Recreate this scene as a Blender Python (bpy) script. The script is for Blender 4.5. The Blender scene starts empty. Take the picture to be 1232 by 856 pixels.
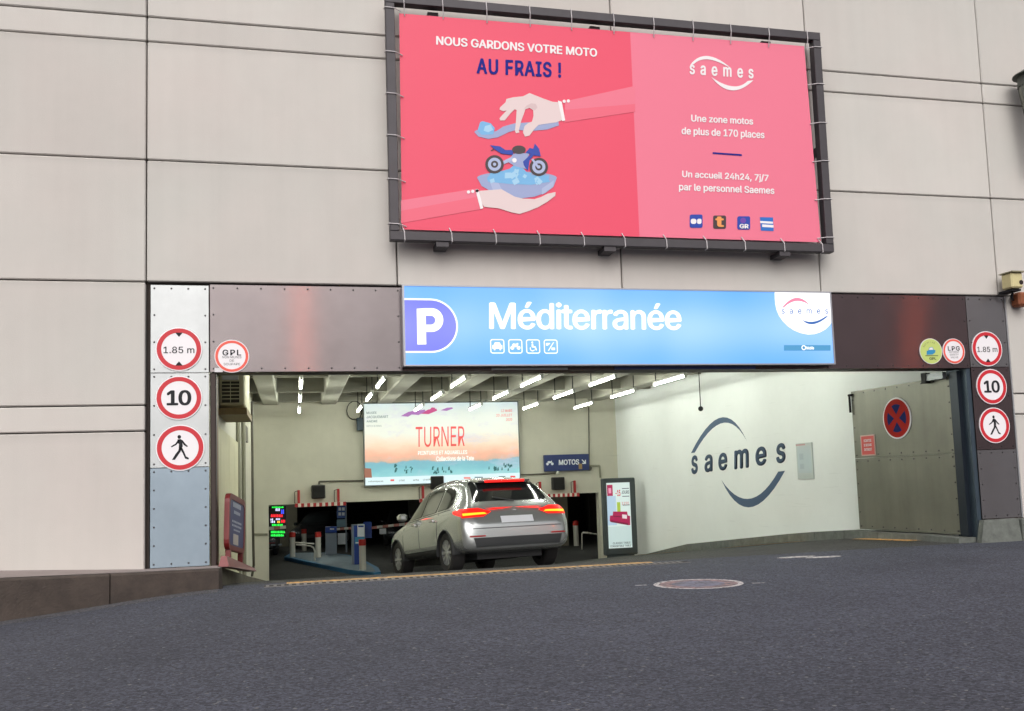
import bpy, bmesh, math, random
import numpy as np
from mathutils import Vector, Matrix
from mathutils.bvhtree import BVHTree
from mathutils.geometry import tessellate_polygon
random.seed(7)
SC = bpy.context.scene
COL = SC.collection
# ------------------------------------------------------------------ camera
FPX, PPX, PPY = 1148.657, 642.80, 472.63           # focal length and principal point in photo pixels (1232 x 856)
RC = np.array([[0.9695245794894787, -0.2425488470720621, -0.03452747528799378],
               [-0.010836022680716598, 0.09834014356033106, -0.9950938632998383],
               [0.2447543061484568, 0.9651420998736653, 0.09271492152421042]])   # rows: right, down, forward
CAM = np.array([0.0, -12.0, 1.2])
cam_data = bpy.data.cameras.new('camera'); cam = bpy.data.objects.new('camera', cam_data); COL.objects.link(cam)
cam_data.sensor_fit = 'HORIZONTAL'; cam_data.sensor_width = 36
cam_data.lens = FPX / 1232 * 36
cam_data.shift_x = -(PPX - 616) / 1232; cam_data.shift_y = (PPY - 428) / 1232
cam_data.clip_start = 0.05; cam_data.clip_end = 2000
m = Matrix.Identity(4)
for i in range(3):
    m[i][0] = RC[0][i]; m[i][1] = -RC[1][i]; m[i][2] = -RC[2][i]; m[i][3] = CAM[i]
cam.matrix_world = m
SC.camera = cam
# ------------------------------------------------------------------ sky, sun, exposure
SUN_EL, SUN_AZ = math.radians(40), math.radians(192)     # azimuth clockwise from +Y: high, behind the camera, veiled
W = bpy.data.worlds.new('World'); SC.world = W; W.use_nodes = True
nt = W.node_tree; bg = nt.nodes['Background']
sky = nt.nodes.new('ShaderNodeTexSky'); sky.sky_type = 'NISHITA'; sky.sun_disc = False
sky.sun_elevation = SUN_EL; sky.sun_rotation = SUN_AZ
sky.air_density = 1.0; sky.dust_density = 6.0; sky.ozone_density = 1.0
hs = nt.nodes.new('ShaderNodeHueSaturation'); hs.inputs['Saturation'].default_value = 0.22
nt.links.new(sky.outputs[0], hs.inputs['Color']); nt.links.new(hs.outputs[0], bg.inputs['Color'])
bg.inputs['Strength'].default_value = 0.108
sd = bpy.data.lights.new('sun', 'SUN'); sd.energy = .74; sd.angle = math.radians(80); sd.color = (1, .965, .93)
sun = bpy.data.objects.new('sun', sd); COL.objects.link(sun)
dvec = Vector((math.sin(SUN_AZ) * math.cos(SUN_EL), math.cos(SUN_AZ) * math.cos(SUN_EL), math.sin(SUN_EL)))
sun.rotation_euler = dvec.to_track_quat('Z', 'Y').to_euler(); sun.location = (0, -20, 20)
SC.view_settings.view_transform = 'Standard'; SC.view_settings.look = 'None'
SC.view_settings.exposure = 0.42; SC.view_settings.gamma = 1
SC.cycles.max_bounces = 8; SC.cycles.diffuse_bounces = 4; SC.cycles.use_denoising = True
SC.cycles.sample_clamp_indirect = 6

# ------------------------------------------------------------------ materials
def lin(c):
    return tuple((v / 255 / 12.92 if v / 255 <= .04045 else ((v / 255 + .055) / 1.055) ** 2.4) for v in c)
E_OUT = 1.25
MATS = {}
def mat(name, rgb, rough=.6, metal=0., e=None, var=0., scale=3., bump=0., bscale=60., spec=.5, streak=0., coat=0., aniso=0.):
    """photo colour -> base colour; var = patchy tone variation, streak = vertical weather streaks"""
    if name in MATS: return MATS[name]
    k = bpy.data.materials.new(name); k.use_nodes = True; MATS[name] = k
    t = k.node_tree; b = t.nodes['Principled BSDF']
    c = [v / (E_OUT if e is None else e) for v in lin(rgb)]
    c = [min(.9, v) for v in c]
    b.inputs['Base Color'].default_value = (*c, 1)
    b.inputs['Roughness'].default_value = rough; b.inputs['Metallic'].default_value = metal
    b.inputs['Specular IOR Level'].default_value = spec
    if coat: b.inputs['Coat Weight'].default_value = coat; b.inputs['Coat Roughness'].default_value = .06
    if aniso: b.inputs['Anisotropic'].default_value = aniso
    geo = t.nodes.new('ShaderNodeNewGeometry')
    last = None
    if var:
        n = t.nodes.new('ShaderNodeTexNoise'); n.inputs['Scale'].default_value = scale; n.inputs['Detail'].default_value = 8
        n.inputs['Roughness'].default_value = .65
        t.links.new(geo.outputs['Position'], n.inputs['Vector'])
        mr = t.nodes.new('ShaderNodeMapRange'); mr.inputs[1].default_value = .3; mr.inputs[2].default_value = .7
        mr.inputs[3].default_value = 1 - var; mr.inputs[4].default_value = 1 + var
        t.links.new(n.outputs[0], mr.inputs[0])
        last = mr.outputs[0]
    if streak:
        mp = t.nodes.new('ShaderNodeMapping'); mp.inputs['Scale'].default_value = (2.2, 2.2, .12)
        t.links.new(geo.outputs['Position'], mp.inputs['Vector'])
        n2 = t.nodes.new('ShaderNodeTexNoise'); n2.inputs['Scale'].default_value = 3; n2.inputs['Detail'].default_value = 6
        t.links.new(mp.outputs[0], n2.inputs['Vector'])
        mr2 = t.nodes.new('ShaderNodeMapRange'); mr2.inputs[1].default_value = .35; mr2.inputs[2].default_value = .75
        mr2.inputs[3].default_value = 1; mr2.inputs[4].default_value = 1 - streak
        t.links.new(n2.outputs[0], mr2.inputs[0])
        if last is not None:
            mm = t.nodes.new('ShaderNodeMath'); mm.operation = 'MULTIPLY'
            t.links.new(last, mm.inputs[0]); t.links.new(mr2.outputs[0], mm.inputs[1]); last = mm.outputs[0]
        else: last = mr2.outputs[0]
    if last is not None:
        vm = t.nodes.new('ShaderNodeVectorMath'); vm.operation = 'SCALE'; vm.inputs[0].default_value = c
        t.links.new(last, vm.inputs['Scale']); t.links.new(vm.outputs[0], b.inputs['Base Color'])
    if bump:
        n3 = t.nodes.new('ShaderNodeTexNoise'); n3.inputs['Scale'].default_value = bscale; n3.inputs['Detail'].default_value = 4
        t.links.new(geo.outputs['Position'], n3.inputs['Vector'])
        bp = t.nodes.new('ShaderNodeBump'); bp.inputs['Strength'].default_value = bump; bp.inputs['Distance'].default_value = .01
        t.links.new(n3.outputs[0], bp.inputs['Height']); t.links.new(bp.outputs[0], b.inputs['Normal'])
    return k
def emat(name, rgb, strength=1., ev=.75):
    """something that gives off light"""
    if name in MATS: return MATS[name]
    k = bpy.data.materials.new(name); k.use_nodes = True; MATS[name] = k
    b = k.node_tree.nodes['Principled BSDF']; c = lin(rgb)
    b.inputs['Base Color'].default_value = (*[v * .3 for v in c], 1); b.inputs['Roughness'].default_value = .35
    b.inputs['Emission Color'].default_value = (*c, 1); b.inputs['Emission Strength'].default_value = strength*ev
    return k
# ------------------------------------------------------------------ mesh builder
class MB:
    def __init__(s): s.v = []; s.f = []; s.m = []; s.mats = []; s.smooth = False
    def mi(s, k):
        if k not in s.mats: s.mats.append(k)
        return s.mats.index(k)
    def add(s, vs, fs, k):
        o = len(s.v); i = s.mi(k)
        s.v += [tuple(map(float, v)) for v in vs]
        for f in fs: s.f.append([o + j for j in f]); s.m.append(i)
        return s
    def box(s, x0, x1, y0, y1, z0, z1, k, bev=0.):
        if bev:
            b = min(bev, abs(x1-x0)*.4, abs(y1-y0)*.4, abs(z1-z0)*.4)
            vs = []; 
            for X, sx in ((x0, 1), (x1, -1)):
                for Y, sy in ((y0, 1), (y1, -1)):
                    for Z, sz in ((z0, 1), (z1, -1)):
                        vs += [(X, Y+sy*b, Z+sz*b), (X+sx*b, Y, Z+sz*b), (X+sx*b, Y+sy*b, Z)]
            bm = bmesh.new(); 
            for v in vs: bm.verts.new(v)
            r = bmesh.ops.convex_hull(bm, input=bm.verts[:]); bm.normal_update()
            bmesh.ops.dissolve_limit(bm, angle_limit=.01, verts=bm.verts[:], edges=bm.edges[:])
            bm.verts.index_update()
            s.add([v.co[:] for v in bm.verts], [[v.index for v in f.verts] for f in bm.faces], k); bm.free()
            return s
        return s.add([(x0,y0,z0),(x1,y0,z0),(x1,y1,z0),(x0,y1,z0),(x0,y0,z1),(x1,y0,z1),(x1,y1,z1),(x0,y1,z1)],
              [(3,2,1,0),(4,5,6,7),(0,1,5,4),(1,2,6,5),(2,3,7,6),(3,0,4,7)], k)
    def hull8(s, b, t, k):
        """prism between two polygons with equal point counts (b reversed below)"""
        n = len(b)
        return s.add(list(b) + list(t), [tuple(range(n))[::-1], tuple(range(n, 2*n))] + [(i, (i+1) % n, n+(i+1) % n, n+i) for i in range(n)], k)
    def cyl(s, p0, p1, r, k, n=12, r1=None, cap=True):
        p0 = Vector(p0); p1 = Vector(p1); a = (p1-p0).normalized()
        u = a.orthogonal().normalized(); w = a.cross(u); r1 = r if r1 is None else r1
        vs = [p0 + (u*math.cos(t)+w*math.sin(t))*r for t in [2*math.pi*i/n for i in range(n)]]
        vs += [p1 + (u*math.cos(t)+w*math.sin(t))*r1 for t in [2*math.pi*i/n for i in range(n)]]
        fs = [(i, (i+1) % n, n+(i+1) % n, n+i) for i in range(n)]
        if cap: fs += [tuple(range(n))[::-1], tuple(range(n, 2*n))]
        return s.add(vs, fs, k)
    def tube(s, pts, r, k, n=8):
        for a, b in zip(pts, pts[1:]): s.cyl(a, b, r, k, n)
        return s
    def sphere(s, c, r, k, n=10, sc=(1, 1, 1)):
        vs = []; fs = []
        for i in range(n+1):
            th = math.pi*i/n
            for j in range(n*2):
                ph = math.pi*j/n
                vs.append((c[0]+r*sc[0]*math.sin(th)*math.cos(ph), c[1]+r*sc[1]*math.sin(th)*math.sin(ph), c[2]+r*sc[2]*math.cos(th)))
        w = n*2
        for i in range(n):
            for j in range(w): fs.append((i*w+j, (i+1)*w+j, (i+1)*w+(j+1) % w, i*w+(j+1) % w))
        return s.add(vs, fs, k)
    def build(s, name, parent=None, label=None, cat=None, group=None, kind=None, smooth=False, loc=None):
        me = bpy.data.meshes.new(name)
        off = Vector((0, 0, 0))
        if parent is not None: off = world_loc(parent)
        elif s.v and not kind == 'structure':
            a = np.array(s.v); off = Vector(((a[:,0].min()+a[:,0].max())/2, (a[:,1].min()+a[:,1].max())/2, a[:,2].min()))
        me.from_pydata([(x-off.x, y-off.y, z-off.z) for x, y, z in s.v], [], s.f)
        for k in s.mats: me.materials.append(k)
        me.polygons.foreach_set('material_index', s.m)
        if smooth: me.polygons.foreach_set('use_smooth', [True]*len(s.f))
        me.validate(); me.update()
        bm = bmesh.new(); bm.from_mesh(me); bmesh.ops.remove_doubles(bm, verts=bm.verts[:], dist=1e-5) if smooth else None
        if not getattr(s, 'flat', False): bmesh.ops.recalc_face_normals(bm, faces=bm.faces[:])
        bm.to_mesh(me); bm.free()
        if smooth: me.set_sharp_from_angle(angle=math.radians(38))
        o = bpy.data.objects.new(name, me); COL.objects.link(o)
        if parent is not None: o.parent = parent
        else: o.location = off
        return tag(o, label, cat, group, kind)
def world_loc(o):
    v = Vector(o.location)
    while o.parent: o = o.parent; v = v + Vector(o.location)
    return v
def tag(o, label=None, cat=None, group=None, kind=None):
    if label: o['label'] = label
    if cat: o['category'] = cat
    if group: o['group'] = group
    if kind: o['kind'] = kind
    return o
def thing(name, loc, label, cat, group=None):
    o = bpy.data.objects.new(name, None); COL.objects.link(o); o.location = loc; o.empty_display_size = .2
    return tag(o, label, cat, group)
def children(o): return [c for c in bpy.data.objects if c.parent == o]
def copy_tree(o, parent=None):
    c = o.copy(); COL.objects.link(c); c.parent = parent
    for ch in children(o): copy_tree(ch, c)
    return c
# ------------------------------------------------------------------ planes: photo measurements carried onto real surfaces
class Plane:
    def __init__(s, o, ex, ey):
        s.o = np.array(o, float); s.ex = np.array(ex, float); s.ex /= np.linalg.norm(s.ex)
        s.ey = np.array(ey, float); s.ey /= np.linalg.norm(s.ey); s.n = np.cross(s.ex, s.ey)
    def U(s, px, py):
        d = RC.T @ np.array([(px-PPX)/FPX, (py-PPY)/FPX, 1.])
        t = np.dot(s.o-CAM, s.n)/np.dot(d, s.n); p = CAM + d*t - s.o
        return float(p @ s.ex), float(p @ s.ey)
    def P(s, a, b, d=0.): return tuple(s.o + a*s.ex + b*s.ey + d*s.n)
def facade(y): return Plane((0, y, 0), (1, 0, 0), (0, 0, 1))
def flat_poly(mb, pl, pts, k, d):
    mb.flat = True
    mb.add([pl.P(a, b, d) for a, b in pts], [tuple(range(len(pts)))], k)
def pxpoly(mb, pl, pts, k, d): flat_poly(mb, pl, [pl.U(*p) for p in pts], k, d)
def ccw(pts):
    A = sum(a[0]*b[1]-b[0]*a[1] for a, b in zip(pts, pts[1:]+pts[:1]))
    return pts if A > 0 else pts[::-1]
def ell(cx, cy, rx, ry, n=40, a0=0, a1=360):
    full = abs(a1-a0) >= 360
    return [(cx+rx*math.cos(math.radians(a0+(a1-a0)*i/(n if full else n-1))), cy+ry*math.sin(math.radians(a0+(a1-a0)*i/(n if full else n-1)))) for i in range(n)]
def ring(mb, pl, cx, cy, r0, r1, k, d, n=48):
    mb.flat = True
    a = ell(cx, cy, r0, r0, n); b = ell(cx, cy, r1, r1, n)
    mb.add([pl.P(*p, d) for p in a+b], [(i, (i+1) % n, n+(i+1) % n, n+i)[::-1] for i in range(n)], k)
def rrect(x0, y0, x1, y1, r, n=5):
    p = []
    for cx, cy, a in ((x1-r, y1-r, 0), (x0+r, y1-r, 90), (x0+r, y0+r, 180), (x1-r, y0+r, 270)): p += ell(cx, cy, r, r, n, a, a+90)
    return p
def bez(p0, c, p1, n=14):
    return [((1-t)**2*p0[0]+2*t*(1-t)*c[0]+t*t*p1[0], (1-t)**2*p0[1]+2*t*(1-t)*c[1]+t*t*p1[1]) for t in [i/(n-1) for i in range(n)]]
def swoosh(mb, pl, a_out, a_in, peak_out, peak_in, tip, k, d):
    """crescent stroke: blunt end a_out/a_in, pointed tip, passing the two peak points (photo pixels)"""
    def thr(p0, pk, p1): return bez(p0, (2*pk[0]-(p0[0]+p1[0])/2, 2*pk[1]-(p0[1]+p1[1])/2), p1)
    o = thr(a_out, peak_out, tip); i = thr(a_in, peak_in, tip)
    O = [pl.U(*p) for p in o]; I = [pl.U(*p) for p in i]; n = len(O); mb.flat = True
    fs = [(j, j+1, n+j+1, n+j) for j in range(n-2)] + [(n-2, n-1, 2*n-2)]
    P = O+I
    def area(f): return sum(P[a][0]*P[b][1]-P[b][0]*P[a][1] for a, b in zip(f, f[1:]+f[:1]))
    mb.add([pl.P(*p, d) for p in P], [f if area(f) > 0 else f[::-1] for f in fs], k)
_tc = {}
# Blender ships its own interface typeface; the curve default is the fallback
FONT = None
import os
for _n in ('Inter.woff2',):
    for _d in (bpy.utils.system_resource('DATAFILES', path='fonts'), bpy.utils.resource_path('LOCAL')+'/datafiles/fonts'):
        _p = os.path.join(_d, _n)
        if FONT is None and os.path.exists(_p):
            try: FONT = bpy.data.fonts.load(_p)
            except Exception: FONT = None
def glyphs(s, bold=0., space=1., align='LEFT'):
    key = (s, bold, space, align)
    if key in _tc: return _tc[key]
    c = bpy.data.curves.new('t', 'FONT'); c.body = s; c.space_character = space; c.resolution_u = 3; c.align_x = align
    c.space_line = .95; c.fill_mode = 'NONE'
    if FONT: c.font = FONT
    o = bpy.data.objects.new('t', c); COL.objects.link(o)
    bpy.context.view_layer.update()
    dg = bpy.context.evaluated_depsgraph_get(); me = o.evaluated_get(dg).to_mesh()
    co = [Vector((v.co.x, v.co.y, 0)) for v in me.vertices]; nxt = {}
    for e in me.edges: nxt.setdefault(e.vertices[0], []).append(e.vertices[1]); nxt.setdefault(e.vertices[1], []).append(e.vertices[0])
    o.evaluated_get(dg).to_mesh_clear(); bpy.data.objects.remove(o); bpy.data.curves.remove(c)
    # closed outlines in vertex order, sorted into outer contours and holes; every outer contour is filled on its own thin layer
    seen = set(); loops = []
    for st in sorted(nxt):
        if st in seen: continue
        lp = [st]; seen.add(st); cur = min(nxt[st])
        while cur not in seen:
            lp.append(cur); seen.add(cur); nn = [q for q in nxt[cur] if q not in seen]
            if not nn: break
            cur = nn[0]
        if len(lp) > 2: loops.append(lp)
    def sa(l): return sum(co[a].x*co[b].y-co[b].x*co[a].y for a, b in zip(l, l[1:]+l[:1]))/2
    A = [sa(l) for l in loops]; sg_ = 1 if A[max(range(len(A)), key=lambda i: abs(A[i]))] > 0 else -1
    def inside(p, l):
        r = False
        for a, b in zip(l, l[1:]+l[:1]):
            a, b = co[a], co[b]
            if (a.y > p.y) != (b.y > p.y) and p.x < (b.x-a.x)*(p.y-a.y)/(b.y-a.y)+a.x: r = not r
        return r
    vs = []; fs = []; li = 0
    for l, a in zip(loops, A):
        if a*sg_ <= 0: continue
        grp = [l] + [h for h, ah in zip(loops, A) if ah*sg_ < 0 and inside(co[h[0]], l)]
        tr = tessellate_polygon([[co[i] for i in q] for q in grp]); flat = [co[i] for q in grp for i in q]; o0 = len(vs)
        vs += [(p.x, p.y, (li % 5)*.00002) for p in flat]; li += 1
        tris_ = []
        for t in tr:
            p, q, r = (flat[i] for i in t)
            t = tuple(t) if (q.x-p.x)*(r.y-p.y)-(q.y-p.y)*(r.x-p.x) > 0 else tuple(t)[::-1]
            tris_.append(t)
        tot = sum(abs((flat[t[1]].x-flat[t[0]].x)*(flat[t[2]].y-flat[t[0]].y)-(flat[t[1]].y-flat[t[0]].y)*(flat[t[2]].x-flat[t[0]].x))/2 for t in tris_)
        if tot > abs(sum(sa(q) for q in grp))*1.0005:      # a self-crossing outline: give each triangle its own hair-thin level
            vs = vs[:o0]
            for n_, t in enumerate(tris_):
                o1 = len(vs); vs += [(flat[i].x, flat[i].y, ((li-1) % 5)*.00002+(n_ % 23)*.0000035) for i in t]; fs.append((o1, o1+1, o1+2))
        else: fs += [tuple(o0+i for i in t) for t in tris_]
    _tc[key] = (vs, fs); return vs, fs
def BOLD(b):
    b *= .8
    return [(0, 0)] if b < .008 else [(0, 0), (b, 0), (-b, 0), (0, b*.6), (0, -b*.6)] + ([(b*.7, b*.45), (-b*.7, -b*.45), (b*.7, -b*.45), (-b*.7, b*.45)] if b > .02 else [])
def text(mb, pl, s, p0, p1, top, k, d, bold=.02, space=1., align='LEFT', cap=True):
    """text whose ink runs from photo pixel p0 (left end of the baseline) to p1, reaching up to photo pixel y `top` at p0"""
    vs, fs = glyphs(s, bold, space, align)
    x0 = min(v[0] for v in vs); x1 = max(v[0] for v in vs)
    y0 = 0. if cap else min(v[1] for v in vs); y1 = max(v[1] for v in vs)
    A = np.array(pl.U(*p0)); B = np.array(pl.U(*p1)); T = np.array(pl.U(p0[0], top))
    ux = (B-A)/(x1-x0); uy = (T-A)/(y1-y0)
    mb.flat = True
    for i, (dx, dy) in enumerate(BOLD(bold)): mb.add([pl.P(*(A+ux*(v[0]-x0+dx)+uy*(v[1]-y0+dy)), d+i*.00012+v[2]) for v in vs], fs, k)
def text2(mb, pl, s, cx, cy, w, h, k, d, bold=.02, space=1., align='CENTER'):
    """text centred at plane coordinates (cx, cy), w wide and h tall"""
    vs, fs = glyphs(s, bold, space, align); a = np.array(vs)
    x0, y0, _ = a.min(0); x1, y1, _ = a.max(0); mb.flat = True
    for i, (dx, dy) in enumerate(BOLD(bold)): mb.add([pl.P(cx+(v[0]+dx-(x0+x1)/2)*w/(x1-x0), cy+(v[1]+dy-(y0+y1)/2)*h/(y1-y0), d+i*.00012+v[2]) for v in vs], fs, k)
def slab(mb, pl, pts, k, d0, d1):
    """extrude a polygon given in plane coordinates from depth d0 to d1 (front)"""
    pts = ccw(pts); n = len(pts)
    mb.add([pl.P(a, b, d0) for a, b in pts] + [pl.P(a, b, d1) for a, b in pts],
           [tuple(range(n))[::-1], tuple(range(n, 2*n))] + [(i, (i+1) % n, n+(i+1) % n, n+i) for i in range(n)], k)

# ================================================================== SETTING
XL, XR, XW, YB = -1.10, 9.69, 9.62, 15.87      # left interior wall, right jamb, right interior wall, back wall
def smooth(t): t = max(0, min(1, t)); return t*t*(3-2*t)
def road_z(x, y):
    z = .10 - .15*smooth((-.8-x)/2.6)*smooth((y+9)/6) - .02*smooth((-y-2)/8)
    return z
RP = [(0, .10), (1, .035), (2.5, -.09), (5.5, -.37), (10, -.79), (15.87, -1.335), (18, -1.5), (48, -1.5)]
def ramp_z(y):
    if y <= 0: return .10
    for (a, za), (b, zb) in zip(RP, RP[1:]):
        if y <= b: return za + (zb-za)*(y-a)/(b-a)
    return -1.5
def lift(x, y): return .16*smooth((x-5.5)/3.6)*max(0, min(1, y/3, (17-y)/3))     # the ramp is banked up towards the right wall
def asphalt(name, base, spark, sc=1.):
    k = bpy.data.materials.new(name); k.use_nodes = True; t = k.node_tree; b = t.nodes['Principled BSDF']
    geo = t.nodes.new('ShaderNodeNewGeometry')
    def noise(s, det=3, rough=.6):
        n = t.nodes.new('ShaderNodeTexNoise'); n.inputs['Scale'].default_value = s; n.inputs['Detail'].default_value = det
        n.inputs['Roughness'].default_value = rough; t.links.new(geo.outputs['Position'], n.inputs['Vector']); return n.outputs[0]
    def ramp(src, a, b_, c0, c1):
        r = t.nodes.new('ShaderNodeMapRange'); r.inputs[1].default_value = a; r.inputs[2].default_value = b_
        r.inputs[3].default_value = c0; r.inputs[4].default_value = c1; t.links.new(src, r.inputs[0]); return r.outputs[0]
    vo = t.nodes.new('ShaderNodeTexVoronoi'); vo.inputs['Scale'].default_value = 58*sc; t.links.new(geo.outputs['Position'], vo.inputs['Vector'])
    sep = t.nodes.new('ShaderNodeSeparateColor'); t.links.new(vo.outputs['Color'], sep.inputs[0])
    def mul(a, b_):
        m_ = t.nodes.new('ShaderNodeMath'); m_.operation = 'MULTIPLY'; t.links.new(a, m_.inputs[0]); t.links.new(b_, m_.inputs[1]); return m_.outputs[0]
    f = mul(ramp(sep.outputs[0], 0, 1, .45, 1.65), ramp(noise(120*sc, 3), .3, .7, .6, 1.5))
    f = mul(f, ramp(noise(.5, 6), .3, .7, .80, 1.18))
    f = mul(f, ramp(noise(7, 5, .7), .3, .7, .88, 1.12))
    # dropped gum and grit specks, and faint oil stains
    v2 = t.nodes.new('ShaderNodeTexVoronoi'); v2.inputs['Scale'].default_value = 2.6; t.links.new(geo.outputs['Position'], v2.inputs['Vector'])
    f = mul(f, ramp(v2.outputs['Distance'], .03, .042, 1.7, 1.0))
    v3 = t.nodes.new('ShaderNodeTexVoronoi'); v3.inputs['Scale'].default_value = .42; v3.inputs['Randomness'].default_value = 1; t.links.new(geo.outputs['Position'], v3.inputs['Vector'])
    f = mul(f, ramp(v3.outputs['Distance'], .06, .24, .80, 1.0))
    vm = t.nodes.new('ShaderNodeVectorMath'); vm.operation = 'SCALE'; vm.inputs[0].default_value = base; t.links.new(f, vm.inputs['Scale'])
    mx = t.nodes.new('ShaderNodeMix'); mx.data_type = 'RGBA'
    sp = ramp(sep.outputs[1], .988, .995, 0, 1); t.links.new(sp, mx.inputs['Factor'])
    t.links.new(vm.outputs[0], mx.inputs['A']); mx.inputs['B'].default_value = (*spark, 1)
    t.links.new(mx.outputs['Result'], b.inputs['Base Color'])
    b.inputs['Roughness'].default_value = .78; b.inputs['Specular IOR Level'].default_value = .35
    bp = t.nodes.new('ShaderNodeBump'); bp.inputs['Strength'].default_value = .8; bp.inputs['Distance'].default_value = .010
    t.links.new(f, bp.inputs['Height']); t.links.new(bp.outputs[0], b.inputs['Normal'])
    return k
M_ASPH = asphalt('asphalt', (.058, .062, .083), (.2, .2, .2))
M_RAMP = asphalt('ramp_asphalt', (.05, .05, .048), (.12, .12, .11))
def grid_sheet(name, xs, ys, zf, k, kind='structure', parent=None):
    mb = MB(); mb.flat = True
    vs = [(x, y, zf(x, y)) for y in ys for x in xs]; w = len(xs)
    fs = [(j*w+i, j*w+i+1, (j+1)*w+i+1, (j+1)*w+i) for j in range(len(ys)-1) for i in range(w-1)]
    mb.add(vs, fs, k); return mb.build(name, parent, kind=kind, smooth=True)
xs = [-600, -60, -20, -10] + [-8+.2*i for i in range(50)]+[2+.5*i for i in range(21)] + [16, 30, 60, 600]
ys = [-600, -60, -30, -20] + [-14+.5*i for i in range(18)]+[-5+.2*i for i in range(26)]
grid_sheet('road', xs, ys, lambda x, y: road_z(x, y) , M_ASPH)
grid_sheet('ramp', [XL+.02, 2, 4, 5.5]+[5.5+.3*i for i in range(1, 13)]+[XW-.02], [0, 1, 2, 3, 4, 5.5, 7, 8.5, 10, 12, 14, 15.87, 17, 18, 20, 48], lambda x, y: ramp_z(y)+lift(x, y), M_RAMP)
grid_sheet('garage_floor', [-8, XL+.02], [YB+.2, 48], lambda x, y: -1.5, M_RAMP)
grid_sheet('garage_floor', [XW-.02, 18], [YB+.2, 48], lambda x, y: -1.5, M_RAMP)
# earth and paving behind the facade line, far left and right
M_PAVE = mat('pavement_asphalt', (150, 138, 135), .85, var=.12, scale=2.5, bump=.3, bscale=120)
M_KERBD = mat('kerb_granite_brown', (70, 60, 54), .8, var=.35, scale=5, bump=.8, bscale=45)
M_KERBG = mat('kerb_granite_grey', (100, 104, 99), .8, var=.3, scale=8, bump=.4, bscale=60)
# left pavement: rises gently to the left, granite kerb along a slanting line
FR = [(-.84, -.42, .335), (-1.75, -.72, .36), (-2.9, -1.08, .40), (-5.2, -1.85, .47), (-9, -3.1, .58), (-14, -4.6, .7)]
mb = MB(); mb.flat = True
vs = [(x, y+.14, z) for x, y, z in FR] + [(-.90, .02, .34), (-1.75, .02, .345), (-2.9, .02, .40), (-5.2, .02, .5), (-9, .02, .6), (-14, .02, .72)]
n = len(FR); mb.add(vs, [(i+1, i, n+i, n+i+1) for i in range(n-1)], M_PAVE)
mb.build('pavement', kind='structure', label=None)
kerb = thing('kerb', (-.84, -.42, .1), 'long brown granite kerb stones edging the raised pavement at left', 'kerb')
# stones cut along the kerb line
def along(P, s):
    for a, b in zip(P, P[1:]):
        L = math.dist(a[:2], b[:2])
        if s <= L: return [a[i]+(b[i]-a[i])*s/L for i in range(3)]
        s -= L
    return list(P[-1])
s0 = 0; lens = [1.15, 1.28, 1.2, 1.3, 1.2, 1.3, 1.25, 1.3]
for L in lens:
    a = along(FR, s0+.006); b = along(FR, s0+L-.006); s0 += L
    dx, dy = b[0]-a[0], b[1]-a[1]; l = math.hypot(dx, dy); nx, ny = dy/l, -dx/l   # towards the building
    if ny < 0: nx, ny = -nx, -ny
    w = .15; e = .02; jit = random.uniform(-.004, .004)
    k_ = MB(); zb = -.25
    lo = [(a[0], a[1], zb), (b[0], b[1], zb), (b[0]+nx*w, b[1]+ny*w, zb), (a[0]+nx*w, a[1]+ny*w, zb)]
    mid = [(p[0], p[1], (a[2] if i in (0, 3) else b[2])-e+jit) for i, p in enumerate(lo)]
    top = [(a[0]+nx*e, a[1]+ny*e, a[2]+jit), (b[0]+nx*e, b[1]+ny*e, b[2]+jit), (b[0]+nx*w, b[1]+ny*w, b[2]+jit), (a[0]+nx*w, a[1]+ny*w, a[2]+jit)]
    k_.add(lo+mid+top, [(0,1,2,3),(8,9,10,11)]+[(i,(i+1)%4,4+(i+1)%4,4+i) for i in range(4)]+[(4+i,4+(i+1)%4,8+(i+1)%4,8+i) for i in range(4)], M_KERBD)
    k_.build('kerb_stone', kerb)
# end stone returning into the entrance
k_ = MB(); k_.hull8([(-.84,-.42,-.25),(-.80,-.30,-.25),(-.83,.02,-.25),(-1.0,.02,-.25)][::-1], [(-.86,-.40,.335),(-.82,-.30,.332),(-.85,.02,.33),(-1.0,.02,.335)][::-1], M_KERBD); k_.build('kerb_stone', kerb)
# right pavement and kerb
k_ = MB(); k_.box(9.72, 30, .0, .30, .05, .425, M_PAVE); mb = MB(); mb.flat = True
mb.add([(9.75, -.02, .425), (40, -.02, .425), (40, .02, .425), (9.75, .02, .425)], [(0, 1, 2, 3)], M_PAVE); mb.build('pavement_edge', kind='structure')
kerb2 = thing('kerb', (9.6, -.2, .1), 'grey granite kerb at the foot of the dark pilaster on the right', 'kerb')
x = 9.62
for i, L in enumerate([.62, 1.2, 1.3, 1.25, 1.3, 1.3, 1.3]):
    k_ = MB()
    if i == 0: k_.hull8([(9.5,-.16,0),(x+L-.012,-.16,0),(x+L-.012,.0,0),(9.55,.0,0)], [(9.64,-.10,.42),(x+L-.012,-.10,.425),(x+L-.012,.0,.425),(9.64,.0,.42)], M_KERBG)
    else: k_.box(x, x+L-.012, -.16, -.0, 0, .42, M_KERBG, .015)
    k_.build('kerb_stone', kerb2); x += L
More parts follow.
